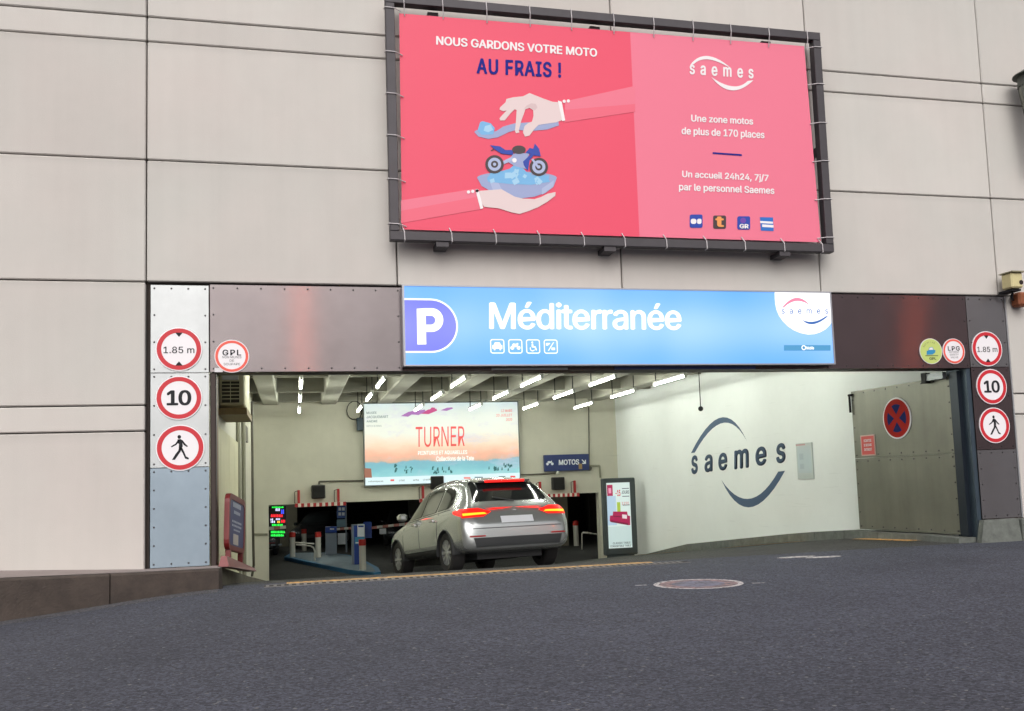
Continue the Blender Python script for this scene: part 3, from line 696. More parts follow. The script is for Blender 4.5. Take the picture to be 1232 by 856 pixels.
flat_poly(b, SP, ccw([SP.U(*PX(*p)) for p in [(190, 192)] + ell(242, 280, 86, 88, 20, -90, 90) + [(190, 368), (190, 314)] + ell(236, 281, 33, 33, 14, 90, -90) + [(190, 248)]]), M_WLIT, .0065); b.build('lettering', sg)
b = MB(); text(b, SP, 'Méditerranée', (589.5, 395.5), (819, 396.5), 363.6, M_WLIT, .004, .022, .96); b.build('lettering', sg)
# pictograms
for i, cx in enumerate((598.3, 620, 641.3, 662.6)):
    c = SP.U(cx, 417+i*.1); s = .092; bb = MB()
    o = rrect(c[0]-s, c[1]-s, c[0]+s, c[1]+s, .03); n_ = rrect(c[0]-s+.012, c[1]-s+.012, c[0]+s-.012, c[1]+s-.012, .02); k = len(o)
    bb.flat = True; bb.add([SP.P(*p, .004) for p in o+n_], [(j, (j+1) % k, k+(j+1) % k, k+j) for j in range(k)], M_WLIT)
    Q = lambda pts: flat_poly(bb, SP, ccw([(c[0]+a*s, c[1]+e*s) for a, e in pts]), M_WLIT, .004)
    if i == 0: Q([(-.7, -.35), (-.7, .15), (-.5, .2), (-.35, .55), (.35, .55), (.5, .2), (.7, .15), (.7, -.35), (.5, -.35), (.5, -.55), (.3, -.55), (.3, -.35), (-.3, -.35), (-.3, -.55), (-.5, -.55), (-.5, -.35)])
    if i == 1:
        Q(ell(-.45, -.2, .27, .27, 12)); Q(ell(.45, -.2, .27, .27, 12)); Q([(-.5, .15), (-.3, .42), (.1, .36), (.35, .5), (.45, .35), (.3, .1), (.1, -.1), (-.2, -.1)])
    if i == 2:
        Q(ell(-.1, .58, .13, .13, 10)); Q([(-.2, .38), (0, .4), (.05, .05), (.35, .02), (.55, -.5), (.4, -.58), (.2, -.15), (-.2, -.12)]); 
        oo = ell(-.1, -.3, .38, .38, 14, 150, 330); ii = ell(-.1, -.3, .26, .26, 14, 150, 330); Q(oo+ii[::-1])
    if i == 3:
        Q([(-.45, -.6), (-.3, -.6), (.5, .6), (.35, .6)]); Q([(-.7, .15), (-.7, .5), (-.1, .5), (-.1, .35), (-.3, .3), (-.4, .15)]); Q([(.1, -.5), (.1, -.15), (.6, -.15), (.6, -.5)])
    bb.build('pictogram', sg)
# white quarter roundel with the logo
PR = lambda x, y: (900+x/7.783, 340+y/7.783)
b = MB(); cp = [PR(248, 88)] + [PR(*p) for p in [(249,150),(254,205),(266,260),(290,315),(325,365),(370,410),(425,448),(490,475),(560,489),(620,485),(675,468),(725,440),(765,400),(778,380)]] + [PR(769, 92)]
pxpoly(b, SP, cp[::1], M_WLIT, .003); b.f = [f[::-1] for f in b.f] if False else b.f; b.build('logo_disc', sg)
b = MB(); text(b, SP, 'saemes', PR(313, 293), PR(748, 293), 340+252/7.783, M_NLIT, .005, .01, 1.9); b.build('lettering', sg)
b = MB(); swoosh(b, SP, PR(318, 236), PR(334, 236), PR(450, 145), PR(452, 175), PR(578, 216), M_RLIT, .005)
swoosh(b, SP, PR(748, 317), PR(728, 317), PR(610, 392), PR(612, 368), PR(505, 350), M_NLIT, .005); b.build('logo_swoosh', sg)
b = MB(); pxpoly(b, SP, [PR(335, 640), PR(772, 640), PR(772, 588), PR(335, 588)], M_TLIT, .003); b.build('info_strip', sg)
b = MB(); text(b, SP, 'Mobile', PR(545, 628), PR(615, 628), 340+600/7.783, M_WLIT, .005, .03)
ring(b, SP, *SP.U(*PR(520, 612)), .022, .035, M_WLIT, .005, 16); b.build('lettering', sg)

# ------------------------------------------------------------------ billboard
M_BF = mat('billboard_frame_steel', (74, 70, 74), .55, .3, var=.12, scale=5)
M_BPK = mat('banner_red_pink', (252, 76, 110), .5, e=1.42, var=.012, scale=.6, bump=.35, bscale=2.2); M_BLP = mat('banner_light_pink', (250, 124, 152), .5, e=1.36, var=.012, scale=.6, bump=.35, bscale=2.2)
bb_ = thing('billboard', (4.3, -.15, 4.2), 'large pink advertising banner laced in a black frame above the entrance', 'billboard')
BX0, BX1, BZ0, BZ1 = 1.19, 7.375, 4.255, 7.46
for nm, a in (('h', (BX0, BX1, BZ0, BZ0+.115)), ('h', (BX0, BX1, BZ1-.115, BZ1)), ('v', (BX0, BX0+.115, BZ0+.117, BZ1-.117)), ('v', (BX1-.115, BX1, BZ0+.117, BZ1-.117))):
    part('frame_bar', bb_, a[0], a[1], -.30, -.17, a[2], a[3], k=M_BF, bev=.006)
BP = facade(-.245)
NX, NZ = 40, 20
def bulge(a, c): return .012*math.sin(a*3.1)*math.sin(c*2.3+1) + .006*math.sin(a*9+c*4)
def ban(x0, x1, k, nm):
    b = MB(); b.flat = True; n = 24
    vs = []
    for j in range(NZ+1):
        for i in range(n+1):
            u = x0+(x1-x0)*i/n; v = j/NZ
            xl = 1.345+(.025)*v; zt = 7.235 + .03*(u-1.37)/5.8; zb = 4.405
            z = zb+(zt-zb)*v; X = u
            if x1 > 7 and i == n: X = 7.21-.07*v
            if x0 < 1.5 and i == 0: X = xl
            vs.append(BP.P(X, z, -.004+.25*bulge(X, z)*0))
    b.add(vs, [(j*(n+1)+i, j*(n+1)+i+1, (j+1)*(n+1)+i+1, (j+1)*(n+1)+i) for j in range(NZ) for i in range(n)], k)
    return b.build(nm, bb_)
ban(1.35, 4.505, M_BPK, 'banner_left_half'); ban(4.505, 7.2, M_BLP, 'banner_right_half')
M_TIE = mat('lacing_cord', (205, 200, 202), .6)
Z1 = lambda x, y: (460+x/2.76, y/2.76); Z2 = lambda x, y: (740+x/2.853, 20+y/2.853)
ties = [('l', 460+35/2.76, y/2.76) for y in (38, 183, 321, 459, 604, 752)]
ties += [('b', 460+x/2.76, 0) for x in (72, 228, 374, 519, 665, 800)] + [('t', 460+x/2.76, 0) for x in (200, 345, 488, 625, 765)] + [('t', 486, 0)]
ties += [('t', 740+x/2.853, 0) for x in (128, 262, 390, 520, 650)] + [('b', 740+x/2.853, 0) for x in (170, 307, 438, 572, 702)] + [('r', 0, 20+y/2.853) for y in (115, 240, 372, 502, 632, 763)]
def tie(pts):
    b = MB(); b.tube(pts, .007, M_TIE, 6); b.build('lacing_tie', bb_)
for w_, x, y in ties:
    if w_ == 'l': _, z = BP.U(472, y); tie([(1.40, -.250, z-.0), (1.30, -.31, z+.015), (1.18, -.308, z+.02), (1.175, -.24, z+.02)])
    if w_ == 'r': _, z = BP.U(990, y); tie([(7.15, -.250, z), (7.27, -.31, z+.005), (7.385, -.308, z+.01), (7.39, -.24, z+.01)])
    if w_ == 'b': X, _ = BP.U(x, 288); tie([(X-.02, -.250, 4.44), (X, -.31, 4.36), (X+.005, -.308, 4.25), (X+.005, -.24, 4.245)])
    if w_ == 't': X, _ = BP.U(x, 30); tie([(X+.01, -.250, 7.20), (X, -.31, 7.35), (X-.005, -.308, 7.465), (X-.005, -.24, 7.47)])
for x, y in ((532, 295), (733, 301), (943, 306)): X, _ = BP.U(x, y); part('bracket', bb_, X-.08, X+.08, -.28, -.002, 4.19, 4.252, k=M_BF)
for x, y in ((522, 13), (718, 30), (925, 48)): X, _ = BP.U(x, y); part('bracket', bb_, X-.07, X+.07, -.16, -.002, 7.24, 7.33, k=M_BF)
for X in (1.26, 4.3, 7.3): part('bracket', bb_, X-.04, X+.04, -.168, -.002, 5.7, 5.8, k=M_BF)
# print on the banner
M_PW = mat('print_white', (252, 246, 248), .55, e=1.3); M_PB = mat('print_blue', (30, 38, 138), .7, spec=.2); M_PH = mat('print_hand', (236, 214, 214), .55, e=1.3)
M_PHS = mat('print_hand_shade', (222, 194, 196), .55, e=1.3); M_PG = mat('print_bowl', (160, 172, 214), .55, e=1.3); M_PG2 = mat('print_bowl_light', (178, 190, 226), .55, e=1.3)
M_PI = mat('print_ice', (120, 186, 236), .55, e=1.3); M_PI2 = mat('print_ice_light', (170, 216, 246), .55, e=1.3); M_PD = mat('print_dark', (62, 48, 52), .55); M_PMB = mat('print_moto_blue', (20, 62, 170), .55)
M_SL = mat('print_sleeve', (255, 126, 152), .55, e=1.42); M_SL2 = mat('print_sleeve_dark', (255, 108, 134), .55, e=1.42)
def bprint(nm, items):
    """items: (pixel polygon, material, layer)"""
    b = MB()
    for i, (pts, k, d) in enumerate(items):
        w = ccw([BP.U(*p) for p in pts]); flat_poly(b, BP, w, k, .0006*d)
    return b.build(nm, bb_)
def btext(s, p0, p1, top, k, bold=.03, space=1., nm='lettering'):
    b = MB(); text(b, BP, s, p0, p1, top, k, .001, bold, space); return b.build(nm, bb_)
btext('NOUS GARDONS VOTRE MOTO', Z1(180, 148), Z1(712, 189), 121/2.76, M_PW, .035)
btext('AU FRAIS !', Z1(315, 243), Z1(592, 257), 195/2.76, M_PB, .04, 1.1)
Z3 = lambda x, y: (500+x/5.036, 100+y/5.036)
z = lambda L: [Z3(*p) for p in L]
ice = lambda cx, cy, s, a: [(cx+s*math.cos(math.radians(a+90*i+12*(i % 2))), cy+s*math.sin(math.radians(a+90*i))) for i in range(4)]
bprint('sleeve_upper', [(z([(905,112),(1330,18),(1330,128),(905,163)]), M_SL, 1), (z([(905,163),(1330,128),(1330,175),(900,240)]), M_SL2, 1)])
bprint('sleeve_lower', [(z([(-88,712),(370,640),(378,690),(-88,775)]), M_SL, 1), (z([(-88,775),(378,690),(398,765),(-88,850)]), M_SL2, 1)])
bprint('spoon', [(z([(355,298),(370,285),(450,300),(490,292),(530,265),(600,245),(700,238),(865,232),(868,258),(800,282),(700,292),(610,285),(560,300),(500,330),(440,340),(380,325)]), M_PG, 2)] +
       [(z([(390,240),(405,232),(455,245),(480,275),(470,312),(400,315),(375,290)]), M_PI, 3), (z([(420,262),(455,252),(470,285),(440,300),(412,290)]), M_PI2, 4)])
bprint('hand_upper', [(z([(690,62),(730,78),(780,98),(830,115),(872,118),(890,225),(850,240),(790,248),(745,255),(715,285),(690,320),(662,326),(650,300),(660,262),(680,245),(705,235),(714,200),(712,165),(690,152),(665,160),(655,190),(640,230),(625,290),(630,300),(608,306),(602,290),(607,240),(612,165),(600,160),(575,185),(540,228),(512,228),(508,215),(530,190),(552,168),(530,172),(508,162),(512,148),(545,118),(550,98),(590,88),(650,82)]), M_PH, 5),
       (z([(655,160),(672,138),(700,124),(728,128),(738,150),(722,168),(700,152),(675,150)]), M_PHS, 6),
       (z([(862,108),(885,115),(906,228),(888,232)]), M_PW, 6)] + [(z(ell(900+i*25, 112-i*2, 10, 10, 12)), M_PW, 6) for i in range(2)])
bprint('bowl', [(z(ell(614, 575, 242, 38, 30)), M_PG, 2), (z([(372,575),(856,575),(835,630),(790,665),(720,690),(640,700),(560,692),(470,665),(400,625)]), M_PG, 3),
       (z([(450,600),(500,602),(520,640),(560,692),(500,678),(470,655)]), M_PG2, 4), (z([(765,640),(838,590),(835,630),(790,665),(765,678)]), M_PG2, 4)])
rnd = random.Random(3)
its = [(z([(432,580),(455,545),(520,535),(570,520),(600,495),(640,500),(660,530),(700,560),(790,560),(815,600),(700,618),(560,612),(440,600)]), M_PI, 5)]
for i in range(20):
    cx, cy = rnd.uniform(460, 790), rnd.uniform(560, 600)
    if i % 3 == 0: cx, cy = rnd.uniform(560, 660), rnd.uniform(510, 575)
    its.append((z(ice(cx, cy, rnd.uniform(14, 26), rnd.uniform(0, 90))), M_PI2 if i % 2 else M_PI, 6+i*.1))
bprint('ice_cubes', its)
bprint('hand_lower', [(z([(385,655),(520,645),(555,665),(600,690),(650,702),(720,705),(760,692),(800,672),(848,662),(845,685),(800,720),(740,755),(690,775),(630,795),(580,785),(500,760),(415,752),(395,720)]), M_PH, 9),
       (z([(362,650),(380,645),(410,760),(392,765)]), M_PW, 10)] + [(z(ell(320+i*26, 662-i*4, 10, 10, 12)), M_PW, 10) for i in range(3)])
def wheel(cx, cy): return [(z(ell(cx, cy, 56, 56, 26)), M_PD, 9), (z(ell(cx, cy, 40, 40, 22)), M_PG2, 9.5), (z(ell(cx, cy, 22, 22, 16)), M_PD, 10), (z(ell(cx, cy, 10, 10, 10)), M_PG2, 10.5)]
bprint('motorcycle', [(z([(590,430),(690,425),(680,450),(650,480),(680,525),(600,505),(560,480)]), M_PG, 8), (z([(520,478),(580,450),(600,465),(520,500)]), M_PG2, 8.2)] + wheel(478, 494) + wheel(746, 510) +
       [(z([(450,378),(510,385),(545,408),(590,408),(590,438),(520,430),(480,405)]), M_PMB, 11), (z([(665,425),(690,395),(712,400),(722,368),(748,400),(758,445),(715,440),(690,470),(680,535),(655,500),(650,478),(680,450),(695,432)]), M_PMB, 11),
        (z(ell(625, 406, 42, 26, 18)), M_PD, 12), (z([(700,465),(712,460),(752,515),(740,520)]), M_PG2, 12), (z([(470,400),(478,403),(458,415),(455,410)]), M_PD, 12), (z(ell(598, 470, 14, 14, 12)), M_PW, 12)])
btext('saemes', Z2(257, 197), Z2(474, 212), 20+168/2.853-.6, M_PW, .035, 1.7)
b = MB(); swoosh(b, BP, Z2(257, 168), Z2(270, 164), Z2(318, 136), Z2(322, 148), Z2(400, 180), M_PW, .001); swoosh(b, BP, Z2(475, 219), Z2(455, 222), Z2(400, 254), Z2(402, 240), Z2(330, 208), M_PW, .001); b.build('logo_swoosh', bb_)
btext('Une zone motos', Z2(262, 360), Z2(473, 371), 20+338/2.853, M_PW, .03)
btext('de plus de 170 places', Z2(229, 404), Z2(512, 418), 20+380/2.853, M_PW, .03)
btext('Un accueil 24h24, 7j/7', Z2(231, 551), Z2(526, 565), 20+529/2.853, M_PW, .03)
btext('par le personnel Saemes', Z2(220, 596), Z2(546, 609), 20+573/2.853, M_PW, .03)
bprint('rule_line', [([Z2(335, 472), Z2(435, 479), Z2(435, 473), Z2(335, 466)], M_PB, 2)])
Z4 = lambda x, y: (820+x/10.27, 250+y/10.27)
def icon(x, y, k): return [Z4(*p) for p in rrect(x-80, y-82, x+80, y+82, 22)]
bprint('payment_icon', [(icon(180, 168, 0), M_PMB, 2), ([Z4(*p) for p in rrect(112, 138, 184, 202, 28)], M_PW, 3), ([Z4(*p) for p in rrect(192, 138, 246, 202, 20)], M_PW, 3)])
o = bprint('payment_icon', [(icon(470, 180, 0), M_PD, 2)]); b = MB(); text(b, BP, 't', Z4(430, 235), Z4(508, 235), 250+118/10.27, mat('print_orange', (244, 160, 84), .5), .006, .05); b.build('lettering', o) if False else b.build('lettering', bb_)
bprint('payment_icon', [(icon(768, 190, 0), M_PMB, 2), (ell(*Z4(760, 160), 3.6, 3.4, 14), mat('print_violet', (110, 60, 170), .5), 3)]); b = MB(); text(b, BP, 'GR', Z4(718, 255), Z4(822, 258), 250+205/10.27, M_PW, .007, .05); b.build('lettering', bb_)
bprint('payment_icon', [([Z4(968, 118), Z4(1130, 122), Z4(1138, 290), Z4(980, 285)], mat('print_card_blue', (24, 110, 200), .5), 2), ([Z4(968, 165), Z4(1128, 175), Z4(1130, 200), Z4(970, 192)], M_PW, 3), ([Z4(995, 208), Z4(1135, 216), Z4(1136, 248), Z4(996, 240)], M_PW, 3)])

# ------------------------------------------------------------------ street lamps across the road (seen mirrored in the steel)
M_LP = mat('lamp_post_grey', (90, 94, 98), .5, .4); M_LH = emat('street_lamp_glow', (255, 105, 50), 700)
for x, lab in ((.35, 'street lamp with a warm orange head across the road, in line with the left fascia'), (26.2, 'street lamp with a warm orange head across the road, far to the right')):
    t = thing('street_lamp', (x, -24.6, .05), lab, 'street lamp')
    b = MB(); b.cyl((x, -24.6, 0), (x, -24.6, 7.3), .09, M_LP, 12, .05); b.build('pole', t); b = MB(); b.tube([(x, -24.6, 7.3), (x, -24.3, 7.5), (x, -23.9, 7.5)], .04, M_LP); b.build('arm', t)
    b = MB(); b.box(x-.16, x+.16, -24.2, -23.5, 7.46, 7.58, M_LP, .03); b.build('head', t); b = MB(); b.sphere((x, -23.85, 7.42), .12, M_LH, 8, (1, 1.4, .7)); b.build('lens', t, smooth=True)
# ------------------------------------------------------------------ fittings on the facade
M_CRM = mat('siren_cream', (212, 200, 150), .5, var=.06, scale=20); M_BRN = mat('rusty_box_brown', (140, 78, 46), .7, var=.25, scale=12)
s_ = thing('alarm_camera', (10.37, -.15, 3.75), 'small cream camera housing bracketed to the wall above the right pilaster', 'camera')
b = MB(); b.box(10.24, 10.44, -.34, -.12, 3.79, 4.02, M_CRM, .02); b.build('housing', s_)
b = MB(); b.box(10.22, 10.46, -.38, -.10, 4.02, 4.035, mat('housing_lid', (150, 145, 120), .5)); b.build('lid', s_)
b = MB(); b.cyl((10.40, -.345, 3.87), (10.40, -.335, 3.87), .035, mat('lens_dark', (40, 28, 24), .2), 16); b.build('lens', s_)
b = MB(); b.box(10.28, 10.44, -.28, -.002, 3.755, 3.785, M_SBLK); b.tube([(10.36, -.2, 3.75), (10.38, -.15, 3.68), (10.46, -.08, 3.66), (10.55, -.06, 3.72)], .018, M_SBLK); b.build('bracket', s_)
b = MB(); b.box(10.47, 10.66, -.20, -.005, 3.55, 3.76, M_BRN, .03); b.build('junction_box', label='rusty brown junction box on the wall beside the cream camera', cat='junction box')
M_LANT = mat('lantern_grey_green', (88, 92, 86), .5, .3, var=.15, scale=8)
ln = thing('wall_lantern', (11.5, -.35, 6.2), 'grey metal wall lantern cut off by the right edge of the photo', 'lamp')
LP = facade(-.35); lx, lt = LP.U(1232, 86); _, lb = LP.U(1232, 186)
cxl = lx+.14
b = MB(); b.cyl((cxl, -.35, lb+.1), (cxl, -.35, lt-.22), .07, mat('lantern_glass', (130, 132, 120), .25), 16, .20); b.build('glass_shade', ln, smooth=True)
b = MB(); b.cyl((cxl, -.35, lt-.22), (cxl, -.35, lt-.04), .215, M_LANT, 20, .2); b.cyl((cxl, -.35, lt-.05), (cxl, -.35, lt+.06), .27, M_LANT, 20, .10)
b.cyl((cxl, -.35, lt-.06), (cxl, -.35, lt-.045), .275, M_LANT, 20); b.build('cap', ln)
b = MB()
for i in range(6):
    a = i*math.pi/3; b.cyl((cxl+.205*math.cos(a), -.35+.205*math.sin(a), lt-.22), (cxl+.075*math.cos(a), -.35+.075*math.sin(a), lb+.1), .012, M_LANT, 6)
b.build('cage', ln)
b = MB(); b.sphere((cxl, -.35, lb+.06), .085, M_LANT, 8); b.cyl((cxl, -.35, lb-.1), (cxl, -.35, lb+.05), .03, M_LANT, 8); b.build('finial', ln, smooth=True)
b = MB(); b.tube([(cxl, -.35, lb+.0), (cxl+.1, -.2, lb-.12), (cxl+.1, -.002, lb-.12)], .025, M_LANT, 8); b.build('arm', ln)

# ------------------------------------------------------------------ the open steel door on the right
M_DOOR = mat('door_olive_steel', (124, 124, 112), .42, .45, e=1.2, var=.14, scale=1.3, streak=.18)
DP = Plane((9.39, 2.67, 0), (9.56-9.39, .30-2.67, 0), (0, 0, 1)); DW = math.hypot(.17, 2.37)
dr = thing('steel_door', (9.56, .3, .2), 'olive riveted steel door swung open against the white wall', 'door')
for a, c in ((.20, 1.40), (1.405, 2.56)):
    b = MB(); slab(b, DP, [(0, a), (DW, a), (DW, c), (0, c)], M_DOOR, -.05, 0); b.build('steel_sheet', dr)
b = MB()
for i in range(9):
    for zz in (.25, 1.35, 1.455, 2.515):
        p = DP.P(.06+(DW-.12)*i/8, zz, 0); q = DP.P(.06+(DW-.12)*i/8, zz, .008); b.cyl(p, q, .012, M_RIV, 6)
for zz in [.25+.24*i for i in range(10)]:
    for a in (.045, DW-.045): b.cyl(DP.P(a, zz, 0), DP.P(a, zz, .008), .012, M_RIV, 6)
b.build('rivets', dr, kind='stuff')
b = MB(); slab(b, DP, [(DW, .18), (DW+.16, .18), (DW+.16, 2.62), (DW, 2.62)], mat('door_edge_navy', (40, 48, 58), .4, .5), -.06, .02); b.build('hinge_post', dr)
b = MB(); slab(b, DP, [(DW-.42, 2.53), (DW-.05, 2.53), (DW-.05, 2.63), (DW-.42, 2.63)], mat('door_closer_grey', (150, 156, 160), .4, .4), .02, .09)
slab(b, DP, [(DW-.50, 2.50), (DW-.40, 2.50), (DW-.40, 2.66), (DW-.50, 2.66)], M_SBLK, .01, .10); b.build('door_closer', dr)
b = MB(); b.cyl(DP.P(-.01, 2.2, .03), DP.P(-.01, 2.5, .03), .02, M_SBLK, 8); b.cyl(DP.P(-.03, 2.5, .03), DP.P(.06, 2.5, .03), .022, M_SBLK, 8); b.build('latch', dr)
def f_nostop(t, pl, cx, cy, r):
    disc(t, pl, cx, cy, r*.93, 'red_face', .0135, M_ORED if False else mat('sign_red_orange', (184, 30, 18), .75, spec=.2))
    for q_ in range(4):
        a0 = 45+90*q_+17; a1 = 135+90*q_-17; rr_ = r*.68
        pts = [(cx+.18*r*math.cos(math.radians(90*q_+90)), cy+.18*r*math.sin(math.radians(90*q_+90)))] + ell(cx, cy, rr_, rr_, 10, a0, a1)
        b = MB(); flat_poly(b, pl, ccw(pts), M_SBLU, .0145); b.build('blue_quarter', t)
def plane_off(pl, d): return Plane(pl.P(0, 0, d), pl.ex, pl.ey)
round_sign((1079.5, 503.5), .335, f_nostop, 'red and blue no stopping sign on the open olive steel door', pl=plane_off(DP, .003), red=None)
DP2 = plane_off(DP, .003); c = DP2.U(1044.7, 536)
nt_ = thing('red_notice', DP2.P(c[0], c[1]-.2), 'small red rectangular notice with white lines on the open olive door', 'notice')
b = MB(); slab(b, DP2, [(c[0]-.185, c[1]-.175), (c[0]+.185, c[1]-.175), (c[0]+.185, c[1]+.175), (c[0]-.185, c[1]+.175)], mat('notice_edge', (228, 190, 180), .5), 0, .008); b.build('plate', nt_)
b = MB(); flat_poly(b, DP2, [(c[0]-.165, c[1]-.155), (c[0]+.165, c[1]-.155), (c[0]+.165, c[1]+.155), (c[0]-.165, c[1]+.155)], mat('notice_red', (228, 82, 76), .5), .0095); b.build('red_face', nt_)
b = MB()
for i, s in enumerate(('SORTIE', 'DE SECOURS', 'INTERDIT')): text2(b, DP2, s, c[0], c[1]+.08-.075*i, .20, .042, M_SWHT, .0105, .03)
b.build('lettering', nt_)

# ------------------------------------------------------------------ logo and plaque on the white wall
WP = Plane((XW, 0, 0), (0, -1, 0), (0, 0, 1)); M_LOGO = mat('logo_navy_paint', (62, 84, 112), .6, e=1.0)
Z5 = lambda x, y: (700+x/3.058, 430+y/3.058)
lg = thing('wall_logo', WP.P(*WP.U(890, 600)), 'large navy saemes logo painted on the white inner wall', 'logo')
b = MB()
lw = [('s', 405, 425, 428, 378), ('a', 455, 478, 422, 374), ('e', 506, 533, 416, 368), ('m', 564, 612, 410, 350), ('e', 642, 676, 399, 343), ('s', 718, 747, 389, 328)]
tops = {'s': 0}
for ch, x0, x1, yb, yt in [('s', 405, 425, 429, 366), ('a', 454, 479, 422, 363), ('e', 505, 533, 416, 357), ('m', 564, 612, 410, 346), ('e', 642, 677, 399, 335), ('s', 718, 747, 389, 322)]:
    vs, fs = glyphs(ch, .035); vs_ = np.array(vs); mn = vs_.min(0); mx = vs_.max(0)
    A = np.array(WP.U(*Z5(x0, yb))); B = np.array(WP.U(*Z5(x1, yb-4*(x1-x0)/30))); T = np.array(WP.U(*Z5(x0, yt)))
    bx = MB(); bx.flat = True
    for i_, (dx, dy) in enumerate(BOLD(.04)): bx.add([WP.P(*(A+(B-A)*(v[0]+dx-mn[0])/(mx[0]-mn[0])+(T-A)*(v[1]+dy-mn[1])/(mx[1]-mn[1])), .0015+i_*.00011+v[2]) for v in vs_], fs, M_LOGO); bx.build('letter', lg)
b = MB(); swoosh(b, WP, Z5(402, 353), Z5(416, 351), Z5(512, 222), Z5(518, 242), Z5(607, 307), M_LOGO, .003); b.build('swoosh', lg)
b = MB(); swoosh(b, WP, Z5(748, 418), Z5(723, 421), Z5(622, 552), Z5(618, 521), Z5(514, 452), M_LOGO, .003); b.build('swoosh', lg)
pq = [WP.U(*p) for p in ((961, 577), (980, 576), (977, 533), (960, 534))]
pz = thing('wall_plaque', WP.P(*pq[0]), 'grey glazed notice case on the white wall right of the logo', 'notice case')
xa, xb = min(p[0] for p in pq[::3]), max(p[0] for p in pq[1:3]); za, zb_ = pq[0][1], pq[3][1]
b = MB(); slab(b, WP, [(xa, za), (xb, za), (xb, zb_), (xa, zb_)], mat('case_grey', (192, 200, 198), .4, .2, e=1.1), 0, .018); b.build('case', pz)
b = MB(); flat_poly(b, WP, [(xa+.04, za+.12), (xb-.04, za+.12), (xb-.04, zb_-.06), (xa+.04, zb_-.06)], mat('case_glass', (200, 212, 214), .12, e=1.1), .019); b.build('glass', pz)
b = MB(); w_ = xb-xa
for zz, hh_ in ((.20, .10), (.38, .12)): flat_poly(b, WP, [(xa+.1*w_+.05, za+zz), (xa+.45*w_, za+zz), (xa+.45*w_, za+zz+hh_), (xa+.1*w_+.05, za+zz+hh_)], mat('case_paper', (172, 184, 190), .5, e=1.1), .020)
flat_poly(b, WP, [(xa, zb_-.045), (xa+w_*.6, zb_-.045), (xa+w_*.6, zb_-.015), (xa, zb_-.015)], mat('case_red', (200, 160, 160), .5), .020); b.build('papers', pz)
# dangling rod camera near the ceiling
a, c = WP.U(843, 493); py_ = XW-.35
DPn = Plane((0, 8.6, 0), (1, 0, 0), (0, 0, 1)); a, c = DPn.U(843, 492)
b = MB(); b.cyl((a, 8.6, c+.05), (a, 8.6, 3.64), .012, M_SBLK, 8); b.sphere((a, 8.6, c), .06, M_SBLK, 8); b.build('dome_camera', label='dark dome camera hanging on a thin rod before the white wall', cat='camera', smooth=True)

# ------------------------------------------------------------------ ceiling lights
M_TUBE = emat('fluorescent_tube', (247, 251, 238), 68); M_FIX = mat('fixture_white', (220, 220, 214), .5)
def make_light(x, y, lab):
    t = thing('ceiling_light', (x, y, 3.24), lab, 'ceiling light', 'fluorescent lights hanging below the concrete ceiling')
    b = MB(); b.cyl((x, y-.86, 3.29), (x, y+.86, 3.29), .019, M_TUBE, 10); b.build('tube', t)
    b = MB(); b.box(x-.035, x+.035, y-.91, y+.91, 3.32, 3.36, M_FIX); b.box(x-.03, x+.03, y-.91, y-.87, 3.26, 3.322, M_FIX); b.box(x-.03, x+.03, y+.87, y+.91, 3.26, 3.322, M_FIX); b.build('housing', t)
    for s in (-.8, .8):
        b = MB(); b.cyl((x, y+s, 3.37), (x, y+s, 4.1), .012, M_SBLK, 6); b.build('hanger', t)
    return t
L0 = make_light(.15, 13.75, '')
nx_ = ['leftmost', 'second from left', 'third from left', 'third from right', 'second from right', 'rightmost']
nys = {13.75: 'in the back row', 10.4: 'in the middle row', 7.35: 'in the front visible row', 3.9: 'in the row hidden above the fascia'}
for yy, ln_ in nys.items():
    for i, x in enumerate((.15, 1.72, 3.3, 4.85, 6.42, 7.95)):
        o = L0 if (yy == 13.75 and i == 0) else copy_tree(L0)
        o.location = (x, yy, 3.24); o['label'] = f'long white ceiling light, {nx_[i]} {ln_}'

# ------------------------------------------------------------------ interior signs on the back wall
KP = facade(YB-.002)
def TB(px_, py_): return KP.U(px_, py_)
